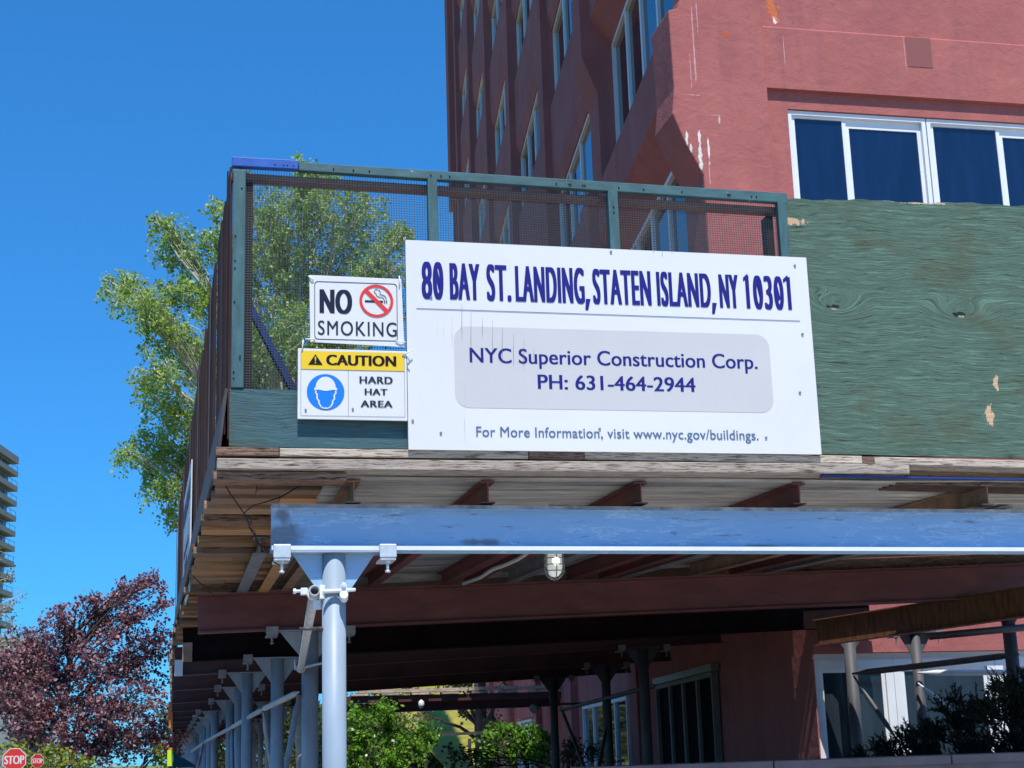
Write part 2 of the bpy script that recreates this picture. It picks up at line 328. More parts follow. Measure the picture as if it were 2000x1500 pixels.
def text_mesh(body, x0, x1, z0, z1, bold=0.0, spacing=1.0, ext=.0006, copies=0.0):
    """lettering in the XZ plane facing -Y, fitted: width x0..x1, capitals z0..z1"""
    cu = bpy.data.curves.new('t', 'FONT'); cu.body = body; cu.size = 1; cu.offset = bold; cu.space_character = spacing; cu.extrude = 0
    o = bpy.data.objects.new('t', cu); col.objects.link(o); dg = bpy.context.evaluated_depsgraph_get(); dg.update()
    me = o.evaluated_get(dg).to_mesh(); vs = [tuple(v.co) for v in me.vertices]; fs = [tuple(p.vertices) for p in me.polygons]
    o.evaluated_get(dg).to_mesh_clear(); col.objects.unlink(o); bpy.data.objects.remove(o); bpy.data.curves.remove(cu)
    xa, xb = min(v[0] for v in vs), max(v[0] for v in vs); cap = .729 + bold
    m = MB(); sx = (x1 - x0) / (xb - xa); sz = (z1 - z0) / (cap + bold)
    sx = (x1 - x0 - 2 * copies) / (xb - xa)
    for k, dx in enumerate((0,) if not copies else [copies * 2 * i / 6 for i in range(7)]):
        m.add([(x0 + dx + (v[0] - xa) * sx, -k * .00012, z0 + (v[1] + bold) * sz) for v in vs], fs)
    return m

# ================================================================ GROUND
g = MB(); g.add([(-1500, -300, -.02), (1500, -300, -.02), (1500, 2500, -.02), (-1500, 2500, -.02)], [(0, 1, 2, 3)])
o = g.build('ground', MT['grass']); o['kind'] = 'structure'
g = MB(); g.add([(-14, -60, 0), (-.6, -60, 0), (-.6, 160, 0), (-14, 160, 0)], [(0, 1, 2, 3)]); o = g.build('road', MT['asphalt']); o['kind'] = 'structure'
g = MB().box(-.6, 40, -60, 125, -.1, .12); o = g.build('pavement', MT['pave']); o['kind'] = 'structure'
g = MB().box(-.75, -.602, -60, 125, -.1, .135); o = g.build('kerb', MT['conc']); o['kind'] = 'structure'

g = MB().box(3.2, 7.2, 12.5, 45, -.1, .3); o = g.build('bounce_cut_bed', MT['soil']); o['kind'] = 'structure'  # dark bed added to cut bounced light on the wall under the deck
# ================================================================ BUILDING
AZ = math.radians(6.9); SD = Vector((math.sin(AZ), math.cos(AZ), 0)); SN = Vector((-math.cos(AZ), math.sin(AZ), 0))
C_UP = Vector((6.29, BY, 0)); C_LO = Vector((7.25, BY, 0))
bld = thing('office_building', 'dark red stucco office block with sunlit front pillar and shaded side of recessed windows', 'building', (7.25, BY, 0))
def fpt(c, s, n, z): p = c + SD * s + SN * n; return Vector((p.x, p.y, z))
def fbox(m, c, s0, s1, n0, n1, z0, z1):
    P = [fpt(c, s, n, z) for z in (z0, z1) for s, n in ((s0, n0), (s1, n0), (s1, n1), (s0, n1))]
    m.add(P, [(0, 1, 2, 3), (7, 6, 5, 4), (0, 4, 5, 1), (1, 5, 6, 2), (2, 6, 7, 3), (3, 7, 4, 0)])
def fprism(m, c, s0, s1, prof):
    n = len(prof); P = [fpt(c, s0, a, z) for a, z in prof] + [fpt(c, s1, a, z) for a, z in prof]
    m.add(P, [tuple(range(n))[::-1], tuple(range(n, 2 * n))] + [(i, (i + 1) % n, n + (i + 1) % n, n + i) for i in range(n)])
HEADS = [5.37 + 3.93 * k for k in range(13)]; LEN = 47.0; BW = 7.38
TOPZ = HEADS[-1] + 3.4
# core behind windows (dark rooms) as the recessed wall
m = MB(); fbox(m, C_UP, .76, LEN, -.85, -.45, 5.3, TOPZ); m.build('upper_wall', MT['stucco'], bld)
m = MB(); fbox(m, C_LO, .62, LEN + 12, -.45, -.02, 0, 5.15); m.build('ground_wall', MT['stucco'], bld)
m = MB(); fbox(m, C_UP, .35, LEN, -1.6, .12, 5.151, 5.299); m.build('soffit', MT['stucco'], bld)
# corner pillar with its widened storey band and tapered underside
def px_pillar(z0, z1, first):
    m = MB(); xr = 7.22
    pts = [(6.29, z0)]
    for h in HEADS[1:]:
        zb = h - .80; pts += [(6.29, zb), (6.06, zb + .45), (5.93, zb + .80), (5.97, h + .35), (5.955, h + 1.42), (6.08, h + 1.45), (6.13, h + 1.62), (6.29, h + 1.64)]
    pts = [p for p in pts if z0 <= p[1] <= z1] + [(6.29, z1), (xr, z1), (xr, z0)]
    m.prism(pts, BY, BY + .75); return m
px_pillar(5.3, TOPZ, True).build('corner_pillar', MT['stucco'], bld, bevel=.02)
# front wall right of the pillar
m = MB()
for h in HEADS[1:5]:
    m.box(7.221, 16, BY + .07, BY + .6, h + .47, h + 1.31)       # proud band
    m.box(7.222, 16, BY + .14, BY + .6, h + 1.3101, h + 2.33)     # wall above it
    m.add([(7.222, BY + .07, h + 1.311), (16, BY + .07, h + 1.311), (16, BY + .139, h + 1.365), (7.222, BY + .139, h + 1.365)], [(0, 1, 2, 3)])   # sloping ledge
    m.box(7.223, 16, BY + .15, BY + .6, h + .23, h + .4699)            # head strip under the band
    m.box(7.224, 7.535, BY + .15, BY + .6, h - 1.60, h + .2299)
    m.box(7.536, 16, BY + .55, BY + .6, h - 1.60, h + .2299)
m.build('front_wall', MT['stucco'], bld)
m = MB().box(7.27, 16, BY - .0, BY + .6, 2.62, 5.299).box(7.221, 16, BY + .10, BY + .6, 5.3, 7.46).box(7.25, 16, BY, BY + .6, 0, .75).box(7.25, 7.265, BY + .001, BY + .63, .75, 2.62)
m.build('lower_front_wall', MT['stucco'], bld)
k0, k1 = aY(1768, 72, BY + .07), aY(1822, 133, BY + .07)
MB().box(k0.x, k1.x, BY + .064, BY + .0699, k1.z, k0.z).build('repaint_patch', MT['patch'], bld)
# front windows: pairs of sliding sashes
def front_unit(x0, x1, z0, z1, y, mg, narrow=.40, low=False):
    w_ = bpy.data.objects.new('window', None); col.objects.link(w_); w_.parent = bld; w_.matrix_parent_inverse = Matrix.Translation(-bld.location)
    w_.location = (x0, y, z0)
    def L(mb, name, mat):
        o = mb.build(name, mat); o.parent = w_; o.matrix_parent_inverse = Matrix.Translation((-x0, -y, -z0)); return o
    t = .055; m = MB()
    m.box(x0, x0 + t, y - .02, y + .09, z0, z1).box(x1 - t, x1, y - .02, y + .09, z0, z1).box(x0 + t, x1 - t, y - .02, y + .09, z1 - t, z1).box(x0 + t, x1 - t, y - .02, y + .09, z0, z0 + t)
    L(m, 'window_frame', MT['frame'])
    xm = x0 + (x1 - x0) * narrow
    for a, b, dy, hd in ((x0 + t + .001, xm, .015, .03), (xm + .001, x1 - t - .001, .035, .12)):
        q = .05; m = MB(); zt, zb = z1 - t - .001, z0 + t + .001
        m.box(a, a + q, y + dy, y + dy + .035, zb, zt).box(b - q, b, y + dy, y + dy + .035, zb, zt).box(a + q, b - q, y + dy, y + dy + .035, zt - hd, zt).box(a + q, b - q, y + dy, y + dy + .035, zb, zb + q)
        L(m, 'sash', MT['frame']); L(MB().box(a + q, b - q, y + dy + .018, y + dy + .024, zb + q, zt - hd), 'pane', mg)
for h in HEADS[1:3]:
    for i in range(4):
        x0 = 7.54 + i * 1.94; front_unit(x0, x0 + 1.925, h - 1.595, h + .222, BY + .20, MT['glass'], .42 if i % 2 == 0 else .55)
MB().box(7.266, 15.4, BY + .13, BY + .2, 2.545, 2.618).build('window_header', MT['frame'], bld)
for x0, x1 in ((7.27, 8.30), (8.305, 9.62), (9.625, 10.9), (10.905, 12.2)):
    t = .10; m = MB(); z0, z1, y = .76, 2.544, BY + .10
    m.box(x0, x0 + t, y, y + .12, z0, z1).box(x1 - t, x1, y, y + .12, z0, z1).box(x0 + t, x1 - t, y, y + .12, z1 - .1, z1).box(x0 + t, x1 - t, y, y + .12, z0, z0 + t)
    fr = m.build('window', MT['frame'], bld)
    a, b = x0 + t + .001, x1 - t - .001; m = MB(); q = .045; y2 = y + .03
    m.box(a, a + q, y2, y2 + .05, z0 + t, z1 - .1).box(b - q, b, y2, y2 + .05, z0 + t, z1 - .1).box(a + q, b - q, y2, y2 + .05, z1 - .1 - q, z1 - .1)
    m.build('sash', MT['frame'], fr)
    MB().box(a + q, b - q, y2 + .02, y2 + .026, z0 + t, z1 - .1 - q).build('pane', MT['glasslow'], fr)
# side: piers, spandrels and recessed windows
s_left = [6.1 + BW * k for k in range(7)]          # far jamb of each window bay
for k in range(6):
    s0 = s_left[k] + .012; m = MB(); z0 = 5.3; p_ = .27
    pts = [(-.449, z0), (p_, z0)]
    for h in HEADS[1:]:
        if k == 0: pts += [(p_, h - .9), (.52, h - .2), (.52, h + 1.25), (p_, h + 1.5)]
    pts += [(p_, TOPZ), (-.449, TOPZ)]
    fprism(m, C_UP, s0, s0 + .93, pts); m.build('pier', MT['stucco'], bld)
m = MB(); fbox(m, C_UP, LEN - .6, LEN + .01, -.449, .27, 5.3, TOPZ); m.build('pier', MT['stucco'], bld)
m = MB(); fbox(m, C_UP, LEN - 1.5, LEN + .35, -.449, .42, 25.2, TOPZ); m.build('end_bay', MT['stucco'], bld)
for h in HEADS[1:]:
    # near bay: deep box spandrel
    m = MB(); fprism(m, C_UP, .76, s_left[0] + .011, [(-.449, h + .001), (-.449, h + 1.63), (-.1, h + 1.63), (.36, h + 1.3), (.36, h + .45), (.0, h + .001)][::-1]); m.build('spandrel', MT['stucco'], bld)
    for k in range(1, 7):
        a = s_left[k - 1] + .943; b = s_left[k] + .011 if k < 6 else LEN - 1.51
        m = MB(); fprism(m, C_UP, a, b, [(-.449, h + .001), (-.449, h + 2.12), (.12, h + 2.08), (.12, h + .32), (.03, h + .001)][::-1]); m.build('spandrel', MT['stucco'], bld)
frm, pane, mul, sil = {}, {}, {}, {}
def side_window(a, b, z0, z1, c, n, parts, glass, npane=4, fm=None):
    fm = fm or MT['frame']
    """shared meshes, moved per storey"""
    key = (round(a, 2), round(z1 - z0, 2), n)
    if key not in parts:
        t = .07; m = MB(); fbox(m, c, a, a + t, n, n + .10, 0, z1 - z0); fbox(m, c, b - t, b, n, n + .10, 0, z1 - z0)
        fbox(m, c, a + t, b - t, n, n + .10, z1 - z0 - t, z1 - z0); fbox(m, c, a + t, b - t, n, n + .10, 0, t)
        mm = MB(); wd = (b - a - 2 * t) / npane; ml = []
        ps = []
        for i in range(npane):
            q = MB(); fbox(q, c, a + t + i * wd + .012, a + t + (i + 1) * wd - .012, n + .03, n + .036, t, z1 - z0 - t); ps.append(q)
            if i: q2 = MB(); fbox(q2, c, a + t + i * wd - .055, a + t + i * wd + .055, n + .012, n + .085, t, z1 - z0 - t); ml.append(q2)
        parts[key] = [m.build('window', fm, bld)] ; root = parts[key][0]
        kids = [q.build('pane', glass, root) for q in ps] + [q.build('mullion', fm, root) for q in ml]
        root.location.z = z0
    else:
        src = parts[key][0]; r = src.copy(); col.objects.link(r); r.location.z = z0
        for ch in src.children: c2 = ch.copy(); col.objects.link(c2); c2.parent = r
PW = {}
for h in HEADS[1:8]:
    if h > 5.0: side_window(1.0, s_left[0], h - 2.29, h, C_UP, -.10, PW, MT['glassside'])
    for k in range(1, 7):
        side_window(s_left[k - 1] + .95, s_left[k] if k < 6 else s_left[k] - .6, h - 1.8, h, C_UP, -.10, PW, MT['glassside'])
# ground-floor side windows and piers under the deck
GW = {}
side_window(5.0, 9.6, .85, 2.68, C_LO, 0.0, GW, MT['void'], 4, MT['dullframe'])
m = MB(); fbox(m, C_LO, 4.9, 9.7, .0, .12, 2.69, 2.80); m.build('window_hood', MT['greysteel'], bld)
for a, b in ((12.8, 19.2), (31, 36)):
    side_window(a, b, .85, 2.62, C_LO, .0, GW, MT['glassside'], 4)
for s in (11.2, 20.8, 29, 38, 47):
    m = MB(); fbox(m, C_LO, s, s + .9, -.018, .16, 0, 5.149); m.build('pier', MT['stucco'], bld)

# ================================================================ GIRDERS, POSTS, JOISTS
def girder(x0, y0, z0, x1, y1, z1, h, wd, mat, label, name='steel_girder', tf=.018, group=None):
    o = ibeam((x0, y0, z0), (x1, y1, z1), h, wd, tf).build(name, mat); return tag(o, label, 'girder', group)
ZF = 2.784
GB = girder(.53, 9.035, ZF, 7.0, 9.035, ZF - .03, .272, .15, MT['steelblue'], 'pale front girder, coloured blue for shade, under the timber deck edge, carrying the caged lamp', tf=.026)
MB().bar((.53, 8.957, ZF + .260), (7.0, 8.957, ZF + .230), .004, .022).build('top_flange_edge', MT['galvdirty'], GB)
MB().bar((.53, 8.957, ZF + .013), (7.0, 8.957, ZF - .017), .006, .024).build('sunlit_flange_edge', MT['whitepaint'], GB)  # white strip standing for sunlight on the bottom flange edge
Ys = [14.9, 16.9, 20.2, 23.4, 27.0]
GL = [(.20, 2.78, 9.2, 3.05), (.08, 2.64, 7.97, 2.92), (.0, 2.67, 7.3, 2.98), (-.03, 2.63, 7.6, 2.93), (-.04, 2.58, 8.0, 2.94)]
nm = ['second girder back, dark maroon, long bottom flange catching a red line of light', 'third girder back, dark maroon, ending short of the sunlit wall beside the ground-floor window',
      'fourth girder back, nearly black maroon steel under the deck', 'fifth girder back, nearly black maroon steel, third before the bright gap', 'sixth girder back, nearly black steel just before the bright gap and shrubs']
for i, ((x0, z0, x1, z1), y) in enumerate(zip(GL, Ys)):
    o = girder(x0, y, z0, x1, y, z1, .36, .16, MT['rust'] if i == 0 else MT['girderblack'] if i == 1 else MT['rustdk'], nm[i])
    if i in (1, 2): MB().box(x0 - .012, x0 + .09, y - .10, y - .083, z0 + .0, z0 + .20).build('end_plate', MT['tan'] if i == 1 else MT['whitepaint'], o)
yy = 30.6; far = []
while yy < 96:
    zz = 2.56 - (yy - 30) * .002; i = len(far)
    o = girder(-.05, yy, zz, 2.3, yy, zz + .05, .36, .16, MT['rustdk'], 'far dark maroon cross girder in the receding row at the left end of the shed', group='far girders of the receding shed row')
    if i in (1, 2, 3): MB().box(-.13, -.04, yy - .1, yy - .085, zz - .05, zz + .33).build('end_plate', MT['orange'], o)
    far.append((yy, zz)); yy += 3.7
o = ibeam(tuple(aY(1600, 1262, 16.75)), (8.72, 13.4, 2.80), .30, .14).build('steel_girder', MT['rustbrown']); tag(o, 'rusty brown short girder running slantwise in front of the sunlit pink wall', 'girder')

def make_post(name, r, h, mats, lab, cat='post', plate=.72, clampmat=None, bolts=.062, gm_s=None):
    """origin at the underside of the girder; pipe hangs down h"""
    t = thing(name, lab, cat)
    pm = mats; cm = clampmat or MT['greysteel']
    local(t, 'pipe', MB().tube([(0, 0, -h), (0, 0, -.014)], r, 28), pm)
    local(t, 'head_plate', MB().box(-plate / 2, plate / 2, -.09, .09, -.013, -.001), pm)
    for s in (-1, 1):
        a, b = s * r * .92, s * plate * .345
        m = MB(); m.prism([(a, -.014), (b, -.014), (a, -.27)] if s > 0 else [(a, -.014), (a, -.27), (b, -.014)], -.005, .005); local(t, 'gusset', m, gm_s or pm)
    for s in (-1, 1):
        x = s * plate * .44 - .0
        m = MB()   # bent strap clamp around both flange edges
        m.box(x - .05, x + .05, -.112, -.10, -.046, .032).box(x - .05, x + .05, -.10, -.05, .023, .032).box(x - .047, x + .047, -.106, .10, -.062, -.046)
        c = local(t, 'flange_clamp', m, cm, bevel=.006)
        b = MB().tube([(x, -.075, -.062), (x, -.075, -.062 - bolts)], .009, 8).tube([(x, -.075, -.070 - bolts), (x, -.075, -.058 - bolts)], .017, 6).tube([(x, -.075, -.076), (x, -.075, -.062)], .019, 6)
        o = b.build('clamp_bolt', cm); o.parent = c
    return t
p0 = make_post('shed_post', .0695, 2.66, MT['poststeel'], 'nearest post, pale blue-white steel pipe under the left end of the blue girder', clampmat=MT['galv'], plate=.70, gm_s=MT['steelblue'])  # gussets get the shade-blue colour, the pipe the lighter one
p0.location = (.897, 9.035, ZF - .002)
MB().tube([(.87, 9.02, 2.335), (.80, 9.02, 2.335)], .012, 8).tube([(.80, 9.02, 2.335), (.695, 9.02, 2.335)], .010, 8).build('stub_bolt', MT['steeldark'], p0)
pp = make_post('shed_post', .0695, 2.7, MT['postdark'], 'second post in the left row, grey shaded pipe half hidden behind the nearest post', clampmat=MT['greysteel'])
pp.location = (1.25, 14.9, 2.80)
pp.scale = (1.15, 1.15, 1)
ordn = ['third', 'fourth', 'fifth', 'sixth']
for i, (x, y, z) in enumerate(((1.07, 16.9, 2.675), (.90, 20.2, 2.705), (.93, 23.4, 2.67), (.92, 27.0, 2.62))):
    dup(pp, (x, y, z), ordn[i] + ' post in the left row, grey pipe with triangular gussets, %s the flattened rail' % ('crossed by' if i < 2 else 'behind'), scale=(1, 1, 1))
for (y, z) in far:
    dup(pp, (.76 - (y - 30) * .004, y, z), 'far grey pipe post in the receding left row, too distant to tell apart', group='far posts of the left row', scale=(1, 1, 1))
yy = 18.6
while yy < 60:
    dup(pp, (2.25 if yy > 24 else 1.55 + (yy - 18) * .1, yy + 9, 2.6), 'far grey pipe post of the inner row beneath the narrow deck', group='inner row of posts', scale=(1, 1, 1)); yy += 3.7
pk = make_post('shed_post', .0695, 2.7, MT['postblack'], 'x', clampmat=MT['greysteel']); first_dark = pk  # darkest of the post paints, for the building-side posts
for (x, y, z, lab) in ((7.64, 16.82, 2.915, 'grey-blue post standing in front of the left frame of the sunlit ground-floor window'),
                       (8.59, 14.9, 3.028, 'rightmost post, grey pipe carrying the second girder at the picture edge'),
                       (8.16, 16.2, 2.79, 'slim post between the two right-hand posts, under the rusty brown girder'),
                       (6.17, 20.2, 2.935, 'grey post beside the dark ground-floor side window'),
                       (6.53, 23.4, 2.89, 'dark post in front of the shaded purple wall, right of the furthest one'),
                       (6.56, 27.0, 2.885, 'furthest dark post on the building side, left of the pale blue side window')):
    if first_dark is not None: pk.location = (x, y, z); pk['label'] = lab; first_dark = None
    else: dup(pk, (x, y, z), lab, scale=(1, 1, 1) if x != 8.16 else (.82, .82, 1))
# braces and rails
def pipe(pts, r, mat, label, name='brace_pipe', cat='pipe', seg=14, group=None, flat=True):
    pts = [Vector(p) for p in pts]; m = MB()
    if flat:   # ends hammered flat
        d = (pts[-1] - pts[0]).normalized(); L = .10
        m.tube([pts[0], pts[0] + d * L * .9, pts[0] + d * L * 2] + [pts[-1] - d * L * 2, pts[-1] - d * L * .9, pts[-1]], [r * .35, r * .5, r, r, r * .5, r * .35], seg)
    else: m.tube(pts, r, seg)
    return tag(m.build(name, mat), label, cat, group)
# open-ended brace at the front post
a, b = aY(612, 1156, 9.04), aY(586, 1308, 15.0)
br = thing('brace_pipe', 'open-ended whitish scaffold pipe clamped beside the nearest post, running back to the second', 'pipe', a)
m = MB(); d = (b - a).normalized(); r = .031
seg = 20; q = d.cross(Vector((0, 0, 1))).normalized(); c = q.cross(d)
ring = lambda p, rr: [tuple(p + (q * math.cos(t) + c * math.sin(t)) * rr) for t in [2 * math.pi * k / seg for k in range(seg)]]
vs = ring(a, r) + ring(b, r) + ring(a, r - .006) + ring(a + d * .5, r - .006); fs = []
for k in range(seg):
    k2 = (k + 1) % seg; fs += [(k, seg + k, seg + k2, k2), (k, k2, 2 * seg + k2, 2 * seg + k), (2 * seg + k, 2 * seg + k2, 3 * seg + k2, 3 * seg + k)]
fs.append(tuple(range(seg, 2 * seg))); fs.append(tuple(range(3 * seg, 4 * seg)))
m.add(vs, fs, True); m.build('pipe', plain('chalky_pipe_paint', (.55, .52, .48), .6, 0, .2, 9, .1), br)
m = MB(); cx = a.x; cz = a.z
def ringclamp(m, cpt, dd, R, wid=.045, th=.011):
    q_ = dd.cross(Vector((0, 0, 1))).normalized() if abs(dd.z) < .9 else Vector((1, 0, 0)); c_ = q_.cross(dd).normalized()
    n_ = 20; V = []; 
    for off in (-wid / 2, wid / 2):
        for rr in (R, R + th):
            V += [tuple(cpt + dd * off + (q_ * math.cos(2 * math.pi * k / n_) + c_ * math.sin(2 * math.pi * k / n_)) * rr) for k in range(n_)]
    Fs = []
    for k in range(n_):
        k2 = (k + 1) % n_; Fs += [(k, n_ + k, n_ + k2, k2), (n_ + k, 3 * n_ + k, 3 * n_ + k2, n_ + k2), (2 * n_ + k, 2 * n_ + k2, 3 * n_ + k2, 3 * n_ + k), (k, k2, 2 * n_ + k2, 2 * n_ + k)]
    m.add(V, Fs, True)
ringclamp(m, a + d * .13, d, r + .001, .05, .012)
m.box(cx - .075, cx - .035, 9.10, 9.15, cz - .018, cz + .022).tube([(cx - .115, 9.12, cz + .004), (cx - .03, 9.12, cz + .004)], .010, 8).tube([(cx - .118, 9.12, cz + .004), (cx - .10, 9.12, cz + .004)], .018, 6)
m.box(cx + .032, cx + .065, 9.08, 9.15, cz - .045, cz + .035).box(cx + .0, cx + .05, 9.14, 9.18, cz - .10, cz - .045)
m.build('swivel_clamp', MT['whitepaint'], br, bevel=.005)
m = MB(); ringclamp(m, Vector((.897, 9.12, cz - .006)), Vector((0, 0, 1)), .0705, .022, .012)
m.tube([(cx + .05, 9.025, cz - .008), (cx + .15, 9.02, cz - .004), (cx + .235, 9.025, cz + .0)], .011, 10)
m.box(cx + .145, cx + .185, 9.01, 9.06, cz - .022, cz + .03).tube([(cx + .165, 9.0, cz - .03), (cx + .17, 9.06, cz - .05)], .026, 8).tube([(cx + .165, 9.01, cz + .01), (cx + .165, 9.01, cz + .04)], .016, 6)
m.build('post_clamp', MT['whitepaint'], br, bevel=.004)
m = MB(); ringclamp(m, b - d * .12, d, r + .001, .05, .012); e = b - d * .12; m.tube([(e.x - .06, e.y - .05, e.z + .09), (e.x - .055, e.y - .05, e.z - .02)], .012, 6); m.tube([(e.x, e.y - .09, e.z), (e.x + .3, e.y - .09, e.z + .06)], .014, 8)
m.build('far_clamp', MT['galv'], br)
br.location.y -= .085
# flattened rail running back down the left row
rail = [aY(583, 1352, 14.8), aY(512, 1386, 16.8), aY(484, 1402, 20.1), aY(452, 1421, 23.3), aY(424, 1436, 26.9), aY(402, 1448, 30.5), aY(385, 1460, 34.2), aY(374, 1468, 38)]
for i in range(len(rail) - 1):
    pipe([rail[i], rail[i + 1]], .03, MT['postdark'] if i % 2 else plain('chalky_rail', (.45, .43, .40), .6), ['nearest length of flattened-end rail, reaching the second post', 'second length of flattened-end rail, behind the third post', 'third length of flattened-end rail, crossing the fourth post'][i] if i < 3 else 'far short length of the flattened-end rail along the left row', 'brace_rail', 'rail', group=None if i < 3 else 'far rail lengths')
for i, (q0, q1, ya, yb) in enumerate((((583, 1360), (556, 1520), 14.8, 14.0), ((514, 1392), (540, 1560), 16.8, 17.6), ((453, 1425), (455, 1540), 23.3, 22.6), ((398, 1450), (372, 1560), 30.5, 27))):
    pipe([aY(*q0, ya), aY(*q1, yb)], .028, MT['postdark'] if i != 3 else plain('red_tipped_rail', (.42, .33, .34), .6), ['diagonal brace falling from the second post below the rail end', 'diagonal brace falling right beside the third post', 'diagonal brace falling behind the fourth post', 'pinkish diagonal brace low in the far left row'][i])
pipe([aY(1665, 1316, 16.5), aY(1990, 1278, 14.8)], .035, MT['steeldark'], 'dark rail crossing in front of the sunlit ground-floor window', 'brace_rail', 'rail')
pipe([aY(1667, 1320, 16.4), aY(1752, 1445, 16.0)], .028, MT['steeldark'], 'dark diagonal brace in front of the first ground-floor pane')
pipe([aY(1792, 1314, 16.1), aY(1990, 1313, 15.6)], .032, MT['whitepaint'], 'sunlit white rail across the second ground-floor pane', 'brace_rail', 'rail')
pipe([aY(1793, 1334, 16.1), aY(1892, 1415, 15.6)], .025, MT['whitepaint'], 'sunlit white diagonal brace ending above the juniper')
pipe([aY(1815, 1243, 14.9), aY(2040, 1222, 14.7)], .038, MT['steeldark'], 'dark pipe end poking left from the rightmost post', flat=False)
pipe([aY(1092, 1388, 27), aY(1282, 1338, 20.2)], .03, MT['steeldark'], 'dark rail rising across the shaded purple wall', 'brace_rail', 'rail')
pipe([aY(1095, 1380, 26.8), aY(1150, 1520, 25.6)], .028, MT['steeldark'], 'dark diagonal brace left of the pale blue side window')
pipe([aY(1185, 1418, 23.2), aY(1165, 1520, 22.6)], .028, MT['steeldark'], 'dark diagonal brace in front of the pale blue side window')
# joists: underside follows front girder top to second girder top
def ztopA(x): return 2.78 + (x - .2) * .03 + .36
JX = [(1.01, 'tan', 'tan rusted joist nearest the left end, its ragged end above the blue girder'), (1.82, 'rust', 'second joist from the left, maroon, over the girder under the address sign'),
      (2.78, 'rust', 'third joist from the left, maroon, above the caged lamp'), (3.82, 'rust', 'fourth joist from the left, maroon, right below the sign corner'), (5.12, 'greysteel', 'greyish rightmost joist end above the blue girder')]
for x, mk, lab in JX:
    o = ibeam((x, 8.97, 3.066), (x, 14.98, ztopA(x) + .003), .132, .085, .008, .008).build('steel_joist', MT[mk if mk != 'greysteel' else 'tan']); tag(o, lab, 'joist')
for x, mk, lab, y0 in ((.80, 'ochre', 'ochre painted joist behind the nearest post', 9.6), (1.55, 'rust', 'maroon joist half hidden right of the nearest post', 10.2), (2.55, 'rust', 'maroon joist left of the caged lamp, beside the white conduit', 9.6), (3.22, 'greysteel', 'grey open-ended joist right of the caged lamp', 10.4),
                       (4.35, 'greysteel', 'pale grey joist with a squared open end under the deck', 11.3), (4.15, 'rust', 'maroon joist deep under the deck between two grey ones', 9.8), (5.9, 'greysteel', 'grey joist near the picture edge under the deck', 9.6), (5.55, 'rust', 'maroon joist near the picture edge under the deck', 9.9), (.6, 'greysteel', 'short grey joist stub left of the nearest post, under the sheet', 11.6)):
    y0 = max(y0, 10.1); z0 = 3.07 + (ztopA(x) - 3.07) * (y0 - 9.12) / 5.8
    o = ibeam((x, y0, z0), (x, 14.97, ztopA(x) + .002), .128, .10, .009, .009).build('steel_joist', MT[mk]); tag(o, lab, 'joist')

# ================================================================ DECK
deck = thing('sidewalk_deck', 'plank and corrugated-sheet deck of the sidewalk shed wrapping the building corner', 'deck', (0.2, 8.85, 3.2))
def edgeX(y): return .27 - .0205 * (y - 8.8) if y < 22 else -.0006 * (y - 22)
def zsheet(x, y): return 3.2 + (max(0, ztopA(x) + .132 - 3.2)) * min(1, (y - 9) / 5.9) if y < 15 else 3.155 + .045 * x
def sheet(x0, x1, y0, y1, kind=None, f=0):
    m = MB(); n = max(2, int((y1 - y0) / .016)); nx = 3
    for i in range(n + 1):
        y = y0 + (y1 - y0) * i / n; 
        for j in range(nx + 1):
            x = x0 + (x1 - x0) * j / nx
            m.v.append((x, y, zsheet(x, y) + .018 + .017 * math.sin(2 * math.pi * y / .095) + f * math.sin(x * 2.3 + 1) * max(0, 1 - (y - y0) * 3)))
    for i in range(n):
        for j in range(nx): k = i * (nx + 1) + j; m.f.append((k, k + 1, k + nx + 2, k + nx + 1)); m.sm.append(True)
    return m.build('corrugated_sheet', MT['sheet'], deck)
def edge_sheetx(y): return .80 - .05 * (y - 9.2)
xs = [(.86, 2.9, .0), (2.901, 5.05, .0), (5.051, 7.4, 0)]
for x0, x1, f in xs: sheet(x0, x1, 8.93, 10.6, f=.006)
ys_ = [10.6, 11.5, 12.4, 13.3, 14.2, 15.0]
for i in range(5):
    for x0, x1, f in ((.80 - .06 * i, 2.6, 0), (2.601, 4.7, 0), (4.701, 9.0, 0)): 
        if i == 3 and x0 > 4: x0 = 5.25
        sheet(x0, x1, ys_[i] + .001, ys_[i + 1])
m = MB()
for i in range(14):
    y0 = 15.01 + i * 1.0; m.add([(.5, y0, zsheet(.5, y0)), (9.0, y0, zsheet(9.0, y0)), (9.0, y0 + .999, zsheet(9.0, y0)), (.5, y0 + .999, zsheet(.5, y0)), (.5, y0, zsheet(.5, y0) + .05), (9.0, y0, zsheet(9, y0) + .05), (9.0, y0 + .999, zsheet(9, y0) + .05), (.5, y0 + .999, zsheet(.5, y0) + .05)],
      [(0, 3, 2, 1), (4, 5, 6, 7), (0, 1, 5, 4), (1, 2, 6, 5), (2, 3, 7, 6), (3, 0, 4, 7)])
# keep clear of the building
m.v = [(min(v[0], 7.0 if v[1] < 17 else 7.2 + (v[1] - 17) * .121 - .02), v[1], v[2]) for v in m.v]
m.build('rear_decking', MT['plankdark'], deck)
m = MB().bar((6.2, 15.03, ztopA(6.2) + .066), (9.6, 15.03, ztopA(9.6) + .066), .04, .13); m.build('end_board', MT['plankdark'], deck)
